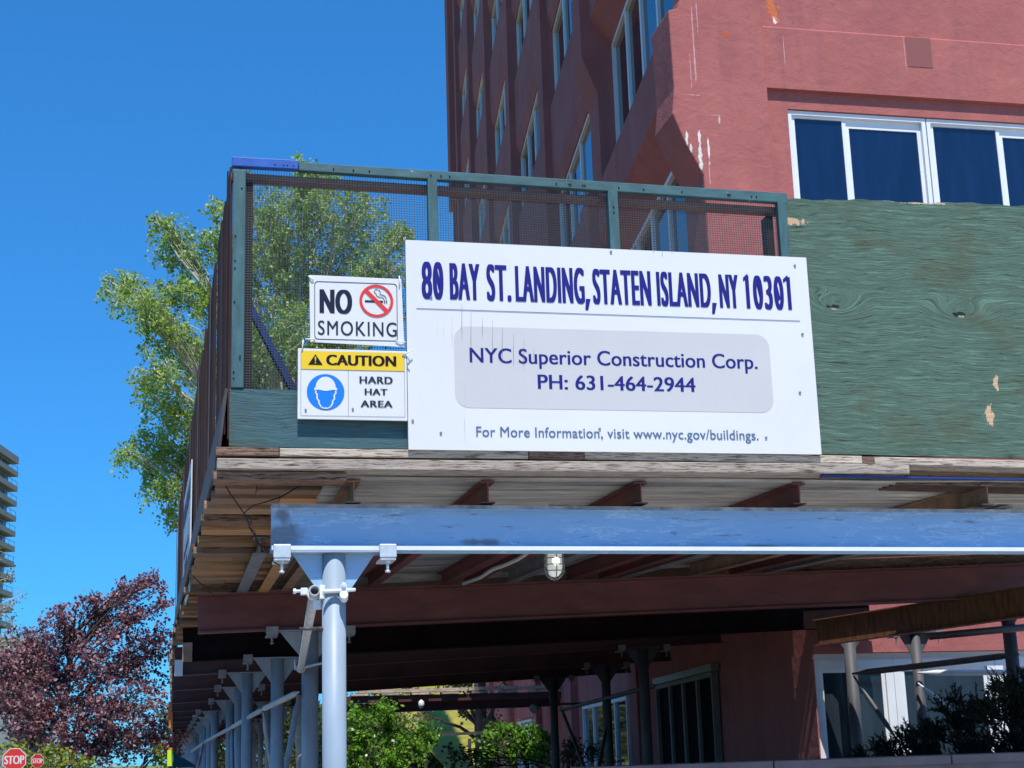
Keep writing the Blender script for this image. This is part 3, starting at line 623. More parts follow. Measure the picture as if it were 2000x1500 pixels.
# planks above the sheets (front part), running along X, with small steps
for i in range(26):
    y = 8.99 + i * .24
    for x0, x1 in ((.86, 3.3), (3.305, 6.2), (6.205, 9.2)):
        z = max(zsheet(x0, y), zsheet(x1, y)) + .045; MB().box(x0, x1, y, y + .225, z, z + .045).build('plank', MT['plank'], deck)
for i in range(6):
    MB().box(edgeX(9 + i * 2.2) - .05, 1.3, 8.95 + i * 2.2, 11.13 + i * 2.2, 3.322, 3.340).build('cover_board', MT['plankdark'], deck)
# exposed left strip of planks seen from below
y = 9.0; i = 0
tans = [MT['plank'], MT['plank'], MT['plankorange'], MT['plankdark']]
while y < 22:
    wd = rnd.choice([.17, .20, .235, .26]); e = edgeX(y) - .05 + rnd.uniform(-.04, .045); up = i % 2 == 1 and rnd.random() < .75
    zt = 3.262 if up else 3.205 + rnd.choice([0, .012, -.012]); th = .045 if up else .055
    a_ = e + (rnd.uniform(0, .06) if up else 0)
    lim = .875 if y < 15 else 1.3
    while a_ < lim - .01:
        b_ = min(lim, a_ + rnd.uniform(.22, .8)); q = rnd.uniform(-.008, .012)
        MB().box(a_, b_ - .004, y, y + wd - .006, zt + q, zt + q + th).build('plank', MT['plankdark'] if up and rnd.random() < .7 else rnd.choice(tans), deck, bevel=.003); a_ = b_  # recessed planks mostly dark, their shade put into the colour
    y += wd; i += 1
m = MB()
while y < 98:
    e = edgeX(y) - .06 + rnd.uniform(-.04, .03); z = 3.1 + rnd.choice([0, .03, -.02]); z -= (y - 22) * .0035
    m.box(e, 2.6, y, y + .23, z, z + .05); y += .24
m.build('far_planks', MT['plank'], deck, kind='stuff')
# timber deck edge facing the street: two rows of plank edges
def fascia(x0, x1, z0, z1, y, mat, tilt=0.0, dep=.26):
    m = MB(); m.add([(x0, y, z0), (x1, y, z0 + tilt), (x1, y + dep, z0 + tilt), (x0, y + dep, z0), (x0, y, z1), (x1, y, z1 + tilt), (x1, y + dep, z1 + tilt), (x0, y + dep, z1)],
      [(0, 3, 2, 1), (4, 5, 6, 7), (0, 1, 5, 4), (1, 2, 6, 5), (2, 3, 7, 6), (3, 0, 4, 7)]); return m.build('edge_plank', mat, deck, bevel=.005)
fascia(.20, .557, 3.300, 3.350, 8.76, MT['plankdark']); fascia(.561, 2.03, 3.300, 3.348, 8.765, MT['plankpale'])
fascia(2.034, 2.372, 3.298, 3.348, 8.762, MT['plankdark']); fascia(2.376, 4.17, 3.300, 3.349, 8.765, MT['plankpale'], -.01)
fascia(4.174, 4.25, 3.288, 3.335, 8.768, MT['plankdark']); fascia(4.252, 7.2, 3.288, 3.335, 8.765, MT['plankpale'], -.045)
fascia(.207, 4.48, 3.222, 3.285, 8.757, MT['plankpale'], .004, .22)
fascia(.19, .95, 3.168, 3.218, 8.80, MT['plankdark'], 0, .2); fascia(4.49, 7.2, 3.20, 3.26, 8.98, MT['plankdark'], -.05)
MB().bar((3.9, 8.80, 3.214), (7.2, 8.81, 3.185), .04, .012).build('flashing_strip', MT['nblue'], deck)
# bright far deck beyond the gap, crossing the view
far_deck = thing('far_deck', 'far cross deck beyond the shrubs, its sunlit edge plank bright above a dark underside', 'deck', (4.7, 41, 3.2))
m = MB().box(4.2, 11.4, 41, 44.5, 3.0, 3.17); m.build('underside', MT['rustdk'], far_deck)
for i, (a_, b_) in enumerate(((4.7, 7.6), (7.63, 9.9), (9.92, 11.3))):
    MB().box(a_, b_, 40.9, 41.15, 3.24 + i * .01, 3.33 + i * .01).build('edge_plank', MT['plankpale'], far_deck)
for i in range(8): MB().box(4.5 + i * .8, 4.95 + i * .8, 40.85, 41.2, 3.172, 3.225).build('plank_end', MT['plankpale'], far_deck)
girder(4.0, 41.4, 2.72, 10.3, 41.4, 2.8, .25, .16, MT['rustdk'], 'dark girder carrying the far cross deck')

# ================================================================ FRONT PARAPET
fen = thing('mesh_parapet', 'teal timber parapet frame filled with fine wire mesh above the address sign', 'fence', (.27, SY, 3.35))
def rail(x0, z0a, z0b, x1, z1a, z1b, y0, y1, name, mat, parent, bevel=.004):
    m = MB(); m.add([(x0, y0, z0a), (x1, y0, z1a), (x1, y1, z1a), (x0, y1, z0a), (x0, y0, z0b), (x1, y0, z1b), (x1, y1, z1b), (x0, y1, z0b)],
      [(0, 3, 2, 1), (4, 5, 6, 7), (0, 1, 5, 4), (1, 2, 6, 5), (2, 3, 7, 6), (3, 0, 4, 7)]); return m.build(name, mat, parent, bevel=bevel)
b0, b1 = .27, .665
rail(b0, 5.062, 5.12, b1, 5.06, 5.118, SY - .045, SY + .01, 'blue_rail', MT['blue'], fen)
rail(b1 + .002, 5.055, 5.108, 3.80, 4.995, 5.062, SY - .04, SY + .01, 'top_rail', MT['teal'], fen)
rail(.27, 5.012, 5.05, 3.80, 4.952, 4.985, SY + .03, SY + .12, 'back_rail', plain('pinkish_raw_timber', (.36, .25, .22), .8), fen)
for x, wd, zt in ((.28, .073, 5.04), (1.452, .06, 5.044), (2.598, .064, 5.022), (3.73, .062, 5.0)):
    MB().box(x, x + wd, SY - .04, SY + .01, 3.70 if x < 1 else 3.36, zt).build('post', MT['tealv'], fen, bevel=.004)
MB().box(.355, .40, SY + .03, SY + .13, 3.38, 4.985).build('back_post', MT['darkwood'], fen)
MB().box(3.68, 3.725, SY + .05, SY + .14, 3.38, 4.93).build('back_post', MT['darkwood'], fen)
MB().box(.274, 1.40, SY - .03, SY + .0, 3.352, 3.695).build('kickboard', MT['plyteal'], fen)
m = MB(); pitch = .0160; r_ = .00075
x = .356
while x < 3.74:
    m.bar((x, SY + .016, 3.67), (x + .004 * math.sin(x * 3), SY + .016, 5.07 - (x - .27) * .018), .0024, .0016, up=(0, 1, 0)); x += pitch
z = 3.69
while z < 5.05:
    m.bar((.30, SY + .0180, z), (3.76, SY + .0180, z - .006 - (z - 3.69) * .035), .0016, .0024); z += pitch
m.build('wire_mesh', plain('oxidised_wire', (.07, .085, .085), .5, .5), fen, kind='stuff')
MB().bar((.36, SY + .06, 4.27), (.68, SY + .10, 3.66), .05, .04).build('diagonal_brace', MT['nblue'], fen)
# nail heads and rust marks on the timber
m = MB()
for _ in range(46):
    k = rnd.random()
    if k < .5: x, z = rnd.choice([.295, .33, 1.48, 2.63, 3.76]), rnd.uniform(3.75, 5.0)
    else: x = rnd.uniform(.3, 3.7); z = 5.085 - (x - .27) * .018
    m.tube([(x, SY - .0465, z), (x, SY - .04, z)], .0045, 6)
m.build('nails', MT['black'], fen, kind='stuff')
# plywood hoarding to the right
hz0, hz1 = aY(1530, 388, SY), aY(2000, 402, SY)
hoard = thing('plywood_hoarding', 'weathered green plywood hoarding right of the address sign with peeled patches and two knots', 'hoarding', (3.8, SY, 3.34))
for x0, x1 in ((3.80, 6.21), (6.213, 7.6)):
    m = MB(); n_ = 40; top = lambda x: hz0.z + (hz1.z - hz0.z) * (x - 3.8) / (hz1.x - 3.8) + .006 * math.sin(x * 9) + .004 * math.sin(x * 31); bot = lambda x: 3.352 - max(0, x - 4.17) * .0145
    for i in range(n_ + 1):
        x = x0 + (x1 - x0) * i / n_
        for yy_ in (SY - .012, SY + .008): m.v += [(x, yy_, bot(x)), (x, yy_, top(x))]
    for i in range(n_):
        k = i * 4; m.f += [(k, k + 4, k + 5, k + 1), (k + 2, k + 3, k + 7, k + 6), (k + 1, k + 5, k + 7, k + 3), (k, k + 2, k + 6, k + 4)]
    m.f += [(0, 1, 3, 2), (n_ * 4, n_ * 4 + 2, n_ * 4 + 3, n_ * 4 + 1)]; m.sm = [False] * len(m.f); m.build('plywood_sheet', MT['ply'], hoard)
MB().box(3.9, 7.6, SY + .01, SY + .1, 3.36, 3.45).box(3.9, 7.6, SY + .01, SY + .1, 4.6, 4.7).build('batten', MT['darkwood'], hoard)

# ================================================================ SIGNS
def text(body, x0, x1, z0, z1, mat, parent, y, bold=0, spacing=1.0, copies=0.0):
    m = text_mesh(body, x0, x1, z0, z1, bold, spacing, copies=copies); m.v = [(v[0], y + v[1], v[2]) for v in m.v]; return m.build('lettering', mat, parent)
def rrect(x0, x1, z0, z1, r, n=8):
    P = []
    for cx_, cz_, a0 in ((x1 - r, z1 - r, 0), (x0 + r, z1 - r, 90), (x0 + r, z0 + r, 180), (x1 - r, z0 + r, 270)):
        P += [(cx_ + r * math.cos(math.radians(a0 + 90 * i / n)), cz_ + r * math.sin(math.radians(a0 + 90 * i / n))) for i in range(n + 1)]
    return P
def flat(parent, name, pts, y, mat):
    m = MB(); m.add([(p[0], y, p[1]) for p in pts], [tuple(range(len(pts)))]); return m.build(name, mat, parent)
def ringflat(parent, name, outer, inner, y, mat):
    n = len(outer); m = MB(); m.add([(p[0], y, p[1]) for p in outer] + [(p[0], y, p[1]) for p in inner], [(i, (i + 1) % n, n + (i + 1) % n, n + i) for i in range(n)]); return m.build(name, mat, parent)
circ = lambda cx, cz, rx, rz, n=40: [(cx + rx * math.cos(2 * math.pi * i / n), cz + rz * math.sin(2 * math.pi * i / n)) for i in range(n)]
def address_sign(scratches=True):
    YS = SY - .062
    t = thing('address_sign', 'large white address sign board with navy lettering and grey rounded panel on the front parapet', 'sign', (1.315, YS, 3.345))
    m = MB(); n_ = 24     # slightly bowed board
    for i in range(n_ + 1):
        u = i / n_; x = 1.306 + (3.888 - 1.306) * u
        for k, yy_ in enumerate((YS, YS + .012)): m.v += [(x, yy_, 3.342 - .002 * u), (x, yy_, 4.632 - .012 * u)]
    for i in range(n_): k = i * 4; m.f += [(k, k + 4, k + 5, k + 1), (k + 2, k + 3, k + 7, k + 6), (k + 1, k + 5, k + 7, k + 3), (k, k + 2, k + 6, k + 4)]
    m.f += [(0, 1, 3, 2), (n_ * 4, n_ * 4 + 2, n_ * 4 + 3, n_ * 4 + 1)]; m.sm = [False] * len(m.f); m.build('board', MT['sign'], t)
    y1, y2, y3 = YS - .0015, YS - .003, YS - .0045
    flat(t, 'grey_panel', rrect(1.590, 3.594, 3.598, 4.099, .085), y1, MT['grey'])
    ti = [('80', 1.410, 1.540), ('BAY', 1.583, 1.782), ('ST.', 1.829, 1.968), ('LANDING,', 2.000, 2.452), ('STATEN', 2.492, 2.870), ('ISLAND,', 2.900, 3.270), ('NY', 3.302, 3.432), ('10301', 3.482, 3.790)]
    return t, ti, (YS, y1, y2, y3)
sg, ti, (YS, y1, y2, y3) = address_sign()
# words placed from the photograph (left edge, right edge)
px_words = [('80', 823, 866), ('BAY', 878, 937), ('ST.', 950, 998), ('LANDING,', 1006, 1152), ('STATEN', 1157, 1271), ('ISLAND,', 1282, 1398), ('NY', 1404, 1442), ('10301', 1456, 1544)]
def zt(x): return 4.511 - (x - 1.41) * .0055
def zb(x): return 4.265 + (x - 1.41) * .0012
for wd_, a_, b_ in px_words:
    x0 = aY(a_, 545 + (a_ - 823) * .033, YS).x; x1 = aY(b_, 545 + (b_ - 823) * .033, YS).x; xm = (x0 + x1) / 2
    comma = wd_.endswith(',')
    text(wd_.rstrip(','), x0, x1 - (.035 if comma else 0), zb(xm), zt(xm), MT['navy'], sg, y2, .0, 1.14, .0062)
    if comma: m = MB(); m.add([(x1 - .03, y2, zb(xm) + .03), (x1, y2, zb(xm) + .03), (x1 - .018, y2, zb(xm) - .042), (x1 - .036, y2, zb(xm) - .042)], [(0, 1, 2, 3)]); m.build('lettering', MT['navy'], sg)
# flags of the ones
for px_ in (1460.5, 1538.5):
    k = aY(px_, 545 + (px_ - 823) * .033, YS).x; m = MB(); m.add([(k + .004, y2, 4.498), (k - .028, y2, 4.468), (k - .028, y2, 4.445), (k + .004, y2, 4.466)], [(3, 2, 1, 0)]); m.build('lettering', MT['navy'], sg)
# slashed zeros
for wd_, a_, b_, idx, n_ in (('80', 823, 866, 1, 2), ('10301', 1456, 1544, 1.0, 5), ('10301', 1456, 1544, 3.0, 5)):
    x0 = aY(a_, 545 + (a_ - 823) * .033, YS).x; x1 = aY(b_, 545 + (b_ - 823) * .033, YS).x; cw = (x1 - x0) / n_
    cx_ = x0 + cw * (idx + .5); m = MB(); hw = cw * .17; t_ = cw * .13
    m.add([(cx_ - hw - t_, y2, 4.435), (cx_ - hw + t_, y2, 4.455), (cx_ + hw + t_, y2, 4.34), (cx_ + hw - t_, y2, 4.32)], [(0, 1, 2, 3)]); m.build('lettering', MT['navy'], sg)
flat(sg, 'rule_line', [(1.366, 4.199), (3.812, 4.193), (3.812, 4.1975), (1.366, 4.2035)], y2, MT['steelink'])
def line_px(body, p0, p1, ztop, zbase, mat, bold=0, sp=1.0, cp=0): text(body, aY(p0[0], p0[1], YS).x, aY(p1[0], p1[1], YS).x, zbase, ztop, mat, sg, y2, 0, sp, cp)
line_px('NYC Superior Construction Corp.', (917, 692), (1479, 710), 3.973, 3.877, MT['navy'], 0, 1.02, .0022)
line_px('PH: 631-464-2944', (1050, 745), (1358, 750), 3.816, 3.722, MT['navy'], 0, 1.02, .003)
line_px('For More Information, visit www.nyc.gov/buildings.', (930, 842), (1481, 855), 3.489, 3.425, MT['steelink'], 0, 1.04, .0005)
m = MB()
for (px_, ya_, yb_, w_) in ((883, 617, 685, .002), (902, 595, 670, .004), (920, 610, 700, .0035), (942, 622, 665, .003), (962, 625, 700, .003), (981, 640, 713, .004), (1003, 652, 722, .0035), (1023, 662, 728, .003), (1042, 680, 705, .0016), (908, 750, 876, .0016), (1293, 490, 504, .003), (1276, 490, 497, .002), (1312, 492, 498, .002), (866, 640, 665, .001), (854, 630, 660, .001)):
    a_, b_ = aY(px_, ya_, YS), aY(px_, yb_, YS); m.add([(a_.x - w_ * .1, y3, a_.z), (a_.x + w_ * .2, y3, a_.z), (b_.x + w_ * .9, y3, (a_.z + b_.z) / 2), (b_.x + w_ * .1, y3, b_.z), (b_.x, y3, (a_.z * .4 + b_.z * .6))], [(0, 1, 2, 3, 4)])
m.build('scratches', MT['scuff'], sg)
def screws(parent, pts, y):
    for q_ in pts:
        p_ = aY(q_[0], q_[1], y); MB().tube([(p_.x, y - .008, p_.z), (p_.x, y, p_.z)], .0075, 8).build('screw', MT['greysteel'], parent)
screws(sg, ((1552, 519), (1567, 653), (1562, 767), (1496, 855), (1193, 492), (806, 822), (861, 846), (842, 581), (1171, 838)), YS)
# NO SMOKING
Yn = SY - .075
ns = thing('no_smoking_sign', 'white NO SMOKING sign with red prohibition circle, tied to the wire mesh', 'sign', (.735, Yn, 3.99))
A0, A1, A2, A3 = [aY(*q_, Yn) for q_ in ((604, 537), (784, 545), (790, 678), (606, 668))]
m = MB(); P4 = [A3, A2, A1, A0]; m.add([(p.x, Yn, p.z) for p in P4] + [(p.x, Yn + .008, p.z) for p in P4], [(0, 1, 2, 3), (7, 6, 5, 4), (0, 4, 5, 1), (1, 5, 6, 2), (2, 6, 7, 3), (3, 7, 4, 0)]); m.build('board', MT['sign'], ns, bevel=.002)
def nq(px_, py_): p = aY(px_, py_, Yn); return (p.x, p.z)
def warp(pts): return pts
x0, z1_ = nq(614, 549); x1, z0_ = nq(777, 667)
ringflat(ns, 'border', rrect(x0, x1, z0_, z1_, .022), rrect(x0 + .004, x1 - .004, z0_ + .004, z1_ - .004, .019), Yn - .002, MT['inkn'])
a_, b_ = nq(624, 562), nq(688, 614); text('NO', a_[0], b_[0], b_[1] + .003, a_[1], MT['inkn'], ns, Yn - .002, .0, 1.1, .008)
a_, b_ = nq(621, 624), nq(775, 659); text('SMOKING', a_[0], b_[0], b_[1] + .004, a_[1] - .001, MT['ink'], ns, Yn - .002, .0, 1.15, .001)
cx_, cz_ = nq(735, 588); R1 = .101; R2 = .1
ringflat(ns, 'prohibition_ring', circ(cx_, cz_, R1, R1), circ(cx_, cz_, R1 - .016, R1 - .016), Yn - .004, MT['red'])
m = MB(); dd = .0085; k = (R1 - .012) * .7071; m.add([(cx_ - k - dd, Yn - .0042, cz_ + k - dd), (cx_ - k + dd, Yn - .0042, cz_ + k + dd), (cx_ + k + dd, Yn - .0042, cz_ - k + dd), (cx_ + k - dd, Yn - .0042, cz_ - k - dd)], [(3, 2, 1, 0)]); m.build('prohibition_bar', MT['red'], ns)
m = MB().box(cx_ - .068, cx_ + .040, Yn - .0024, Yn - .002, cz_ - .010, cz_ + .003).box(cx_ + .046, cx_ + .052, Yn - .0024, Yn - .002, cz_ - .014, cz_ + .004).box(cx_ + .058, cx_ + .064, Yn - .0024, Yn - .002, cz_ - .014, cz_ + .004); m.build('cigarette', MT['ink'], ns)
sm_ = [(.052, .01), (.05, .025), (.04, .032), (.022, .033), (.008, .04), (.002, .055), (-.008, .066), (.0, .08), (.014, .082)]; sm2 = [(.064, .01), (.063, .03), (.052, .044), (.036, .048), (.026, .05), (.03, .062), (.024, .074), (.016, .078)]
m = MB()
for L_ in (sm_, sm2): m.tube([(cx_ + p[0] - .005, Yn - .003, cz_ + p[1] - .008) for p in L_], .0017, 5)
m.build('smoke_curl', MT['ink'], ns)
for q_, e_ in (((604, 541), (612, 548)), ((781, 541), (780, 560)), ((598, 664), (616, 662)), ((774, 668), (792, 668))):
    a_, b_ = aY(*q_, Yn - .006), aY(*e_, Yn - .006); MB().tube([a_ + Vector((-.004, 0, .006)), (a_ + b_) / 2 + Vector((0, -.006, 0)), b_], .0045, 6).build('cable_tie', MT['whitepaint'], ns)
# CAUTION
Yc = SY - .085
ca = thing('caution_sign', 'yellow-headed CAUTION hard hat area sign below the NO SMOKING sign', 'sign', (.67, Yc, 3.53))
B0, B1, B2, B3 = [aY(*q_, Yc) for q_ in ((582, 680), (794, 686), (796, 822), (581, 818))]
m = MB(); P4 = [B3, B2, B1, B0]; m.add([(p.x, Yc, p.z) for p in P4] + [(p.x, Yc + .012, p.z) for p in P4], [(0, 1, 2, 3), (7, 6, 5, 4), (0, 4, 5, 1), (1, 5, 6, 2), (2, 6, 7, 3), (3, 7, 4, 0)]); m.build('board', MT['sign'], ca, bevel=.002)
def cq(px_, py_): p = aY(px_, py_, Yc); return (p.x, p.z)
L0, L1, L2, L3 = cq(588, 684), cq(789, 691), cq(790, 727), cq(588, 719)
ztop, zmid = (L0[1] + L1[1]) / 2, (L2[1] + L3[1]) / 2; xl, xr_ = L0[0], L1[0]
flat(ca, 'yellow_header', [(xl, zmid), (xr_, zmid), (xr_, ztop), (xl, ztop)], Yc - .002, MT['yellow'])
zbt = cq(690, 813)[1]
m = MB(); t_ = .0016
m.box(xl - t_, xl, Yc - .0024, Yc - .002, zbt, ztop).box(xr_, xr_ + t_, Yc - .0024, Yc - .002, zbt, ztop).box(xl, xr_, Yc - .0024, Yc - .002, zbt - t_, zbt).box(xl, xr_, Yc - .003, Yc - .0026, zmid - t_, zmid)
xd = cq(680, 760)[0]; m.box(xd, xd + t_, Yc - .0024, Yc - .002, zbt, zmid); m.build('border', MT['ink'], ca)
a_, b_ = cq(637, 692), cq(774, 717); text('CAUTION', a_[0], b_[0], b_[1] + .004, a_[1] + .001, MT['black'], ca, Yc - .004, .0, 1.05, .0045)
tx, tz = cq(616, 703); flat(ca, 'warning_triangle', [(tx - .042, tz - .030), (tx + .042, tz - .030), (tx, tz + .034)], Yc - .004, MT['black'])
m = MB(); m.add([(tx - .0045, Yc - .005, tz + .018), (tx - .002, Yc - .005, tz - .01), (tx + .002, Yc - .005, tz - .01), (tx + .0045, Yc - .005, tz + .018)], [(0, 1, 2, 3)]); m.add([(p[0], Yc - .005, p[1]) for p in circ(tx, tz - .018, .004, .004, 10)], [tuple(range(10))]); m.build('exclamation_mark', MT['yellow'], ca)
hx, hz = cq(636, 766); flat(ca, 'blue_disc', circ(hx, hz, .109, .108), Yc - .002, MT['sblue'])
dome = [(hx + .058 * math.cos(math.radians(t)), hz + .028 + .064 * math.sin(math.radians(t))) for t in range(0, 181, 12)]
flat(ca, 'helmet', [(hx + .066, hz + .010), (hx + .066, hz + .024)] + dome + [(hx - .066, hz + .024), (hx - .066, hz + .010), (hx - .045, hz + .014), (hx, hz + .006), (hx + .045, hz + .014)], Yc - .004, MT['sign'])
face = [(-.058, .008), (-.058, -.008), (-.05, -.014), (-.05, -.042), (-.040, -.052), (-.040, -.066), (-.026, -.09), (-.012, -.096), (.012, -.096), (.026, -.09), (.040, -.066), (.040, -.052), (.05, -.042), (.05, -.014), (.058, -.008), (.058, .008)]
m = MB()
for i in range(len(face) - 1):
    a_ = Vector((hx + face[i][0], Yc - .0045, hz + face[i][1])); b_ = Vector((hx + face[i + 1][0], Yc - .0045, hz + face[i + 1][1])); m.bar(a_, b_ + (b_ - a_).normalized() * .003, .0005, .008, up=(0, 0, 1)) if abs((b_ - a_).normalized().z) < .98 else m.box(a_.x - .004, a_.x + .004, Yc - .0048, Yc - .0043, min(a_.z, b_.z), max(a_.z, b_.z))
m.build('face_outline', MT['sign'], ca)
for bd, x_a, x_b, za, zb_ in (('HARD', (702, 734), (767, 751), 0, 0), ('HAT', (712, 758), (757, 773), 0, 0), ('AREA', (704, 781), (767, 797), 0, 0)):
    a_, b_ = cq(*x_a), cq(*x_b); text(bd, a_[0], b_[0], b_[1] + .003, a_[1] - .001, MT['ink'], ca, Yc - .003, .0, 1.1, .0028)
for q_ in ((597, 801), (689, 799)): p_ = aY(q_[0], q_[1], Yc); MB().tube([(p_.x, Yc - .008, p_.z), (p_.x, Yc, p_.z)], .0065, 8).build('screw', MT['greysteel'], ca)
for q_, e_ in (((592, 664), (590, 684)), ((786, 694), (806, 684)), ((792, 688), (800, 706))):
    a_, b_ = aY(*q_, Yc - .006), aY(*e_, Yc - .006); MB().tube([a_, (a_ + b_) / 2 + Vector((0, -.008, 0)), b_], .0045, 6).build('cable_tie', MT['whitepaint'], ca)

# ================================================================ SIDE PARAPET (left run)
y = 8.87; i = 0
labs = ['first brown boarded side parapet panel, next to the mesh corner', 'second brown boarded side parapet panel from the corner', 'third brown boarded side parapet panel, just before the side sign', 'fourth side parapet panel, carrying the side sign', 'fifth side parapet panel, just beyond the side sign']
while y < 90:
    L = 2.44; y1_ = y + L - .01; near = i < 5
    pn = thing('side_parapet', labs[i] if near else 'far side parapet panel in the row along the kerb, beyond the side sign', 'fence', (edgeX(y), y, 3.35), group=None if near else 'far side parapet panels')
    nb = 8 if near else 1; mat = MT['brown'] if i < 6 else MT['tealv']; dz = -.0035 * max(0, y - 22)
    for k in range(nb):
        a_ = y + L / nb * k; b_ = y + L / nb * (k + 1) - (.012 if near else .02); off = rnd.uniform(-.012, .012) if near else rnd.uniform(-.02, .02)
        xa, xb = edgeX(a_) + off, edgeX(b_) + off + .004; lt = -.006; zt_ = 5.09 + rnd.uniform(-.015, .015) + dz
        m = MB(); m.add([(xa, a_, 3.42 + dz), (xb, b_, 3.42 + dz), (xb + .018, b_, 3.42 + dz), (xa + .018, a_, 3.42 + dz), (xa + lt, a_, zt_), (xb + lt, b_, zt_), (xb + .018 + lt, b_, zt_), (xa + .018 + lt, a_, zt_)],
            [(0, 3, 2, 1), (4, 5, 6, 7), (0, 1, 5, 4), (1, 2, 6, 5), (2, 3, 7, 6), (3, 0, 4, 7)]); m.build('board', mat, pn)
    for a_ in (y + .02, y + L - .07):
        xa = edgeX(a_); MB().box(xa - .022, xa - .013, a_, a_ + .04, 3.45 + dz, 5.08 + dz).build('batten', MT['brown'] if a_ < y + 1 else MT['sidebase'], pn)
    xa, xb = edgeX(y), edgeX(y1_); m = MB()
    m.add([(xa - .062, y, 3.29 + dz), (xb - .062, y1_, 3.29 + dz), (xb - .045, y1_, 3.29 + dz), (xa - .045, y, 3.29 + dz), (xa - .018, y, 3.72 + dz), (xb - .018, y1_, 3.72 + dz), (xb - .002, y1_, 3.72 + dz), (xa - .002, y, 3.72 + dz)],
        [(0, 3, 2, 1), (4, 5, 6, 7), (0, 1, 5, 4), (1, 2, 6, 5), (2, 3, 7, 6), (3, 0, 4, 7)]); m.build('base_board', MT['sidebase'], pn)
    y += L; i += 1
# the side sign: same address board, facing the street
ss = thing('address_sign', 'same white address sign seen almost edge-on, fixed to the side parapet facing the street', 'sign', (edgeX(17.7) - .028, 17.7, 3.22))
ss.rotation_euler = (0, 0, math.radians(-90 + 1.17))
for ch in list(sg.children):
    c = ch.copy(); col.objects.link(c); c.parent = ss; c.matrix_parent_inverse = Matrix.Translation((-1.315, -YS, -3.345))

# ================================================================ LAMP, CONDUIT, CABLES
lp = thing('cage_light', 'lit caged bulkhead lamp hanging under the blue girder', 'lamp', (2.335, 9.45, 2.84))
lx, ly, lz = 2.325, 9.42, 2.83
MB().tube([(lx, ly, lz + .03), (lx, ly, lz - .012)], .064, 20).tube([(lx, ly, lz + .3), (lx, ly, lz + .03)], .02, 10).build('base', MT['galv'], lp)
gm, gn, gp = new_mat('frosted_lit_glass'); gp.inputs['Base Color'].default_value = (.75, .78, .70, 1); gp.inputs['Roughness'].default_value = .25
gp.inputs['Emission Color'].default_value = (1, .98, .86, 1); gp.inputs['Emission Strength'].default_value = .28
bm_, bn_, bp_ = new_mat('glowing_bulb'); bp_.inputs['Emission Color'].default_value = (1, .97, .82, 1); bp_.inputs['Emission Strength'].default_value = 1.6
gl = MB().tube([(lx, ly, lz - .012), (lx, ly, lz - .10), (lx, ly, lz - .135), (lx, ly, lz - .155), (lx, ly, lz - .163)], [.05, .051, .042, .024, .004], 24).build('glass_globe', gm, lp)
MB().tube([(lx, ly - .044, lz - .035), (lx, ly - .05, lz - .05), (lx, ly - .05, lz - .075), (lx, ly - .044, lz - .095)], [.006, .022, .022, .006], 12).build('bulb', bm_, gl)
m = MB()
for t in range(6):
    a_ = math.radians(60 * t + 30); c_, s_ = math.cos(a_), math.sin(a_)
    m.tube([(lx + c_ * .061, ly + s_ * .061, lz - .01), (lx + c_ * .064, ly + s_ * .064, lz - .11), (lx + c_ * .052, ly + s_ * .052, lz - .15), (lx + c_ * .028, ly + s_ * .028, lz - .172), (lx, ly, lz - .180)], .0038, 6)
for zz in (-.045, -.085, -.125):
    m.tube([(lx + .0635 * math.cos(2 * math.pi * k / 20), ly + .0635 * math.sin(2 * math.pi * k / 20), lz + zz) for k in range(21)], .0036, 6)
m.build('wire_guard', MT['greysteel'], lp)
pts = [aY(1030, 1080, 9.5), aY(1012, 1092, 9.8), aY(985, 1104, 10.1), aY(962, 1112, 10.4), aY(938, 1128, 11.0), aY(905, 1140, 11.6)]
tag(MB().tube(pts, .013, 10).build('conduit', MT['conc']), 'wavy off-white conduit left of the caged lamp running along a maroon joist', 'conduit')
def cable(pxs, Yv, label, r=.004):
    tag(MB().tube([aY(x, y, Y) for (x, y), Y in zip(pxs, Yv)], r, 6).build('cable', MT['rubber']), label, 'cable')
cable([(433, 935), (450, 965), (468, 990), (478, 1005), (485, 1020), (490, 1035), (497, 1045), (503, 1058), (510, 1070), (522, 1082), (535, 1098), (548, 1105), (565, 1102), (575, 1092)], [9.0, 9.0, 9.0, 9.0, 9.0, 9.0, 9.0, 9.0, 9.0, 9.0, 9.0, 9.0, 9.0, 9.0], 'thin black cable dangling diagonally across the plank ends to the girder clamp')
cable([(598, 943), (575, 955), (550, 970), (520, 980), (495, 987), (482, 997), (476, 1004), (488, 1012), (492, 1022), (486, 1030), (497, 1038), (501, 1048), (499, 1056), (510, 1064), (520, 1080)], [9.3, 9.2, 9.1, 9.05, 9.02, 9, 9.0, 8.99, 9, 9.01, 8.99, 9, 9.01, 9, 9], 'black cable twisting round the first from the corrugated sheet edge')
cable([(377, 1125), (392, 1140), (408, 1155), (420, 1166)], [13.0, 13.2, 13.6, 14.0], 'short black cable under the planks above the maroon girder', .005)

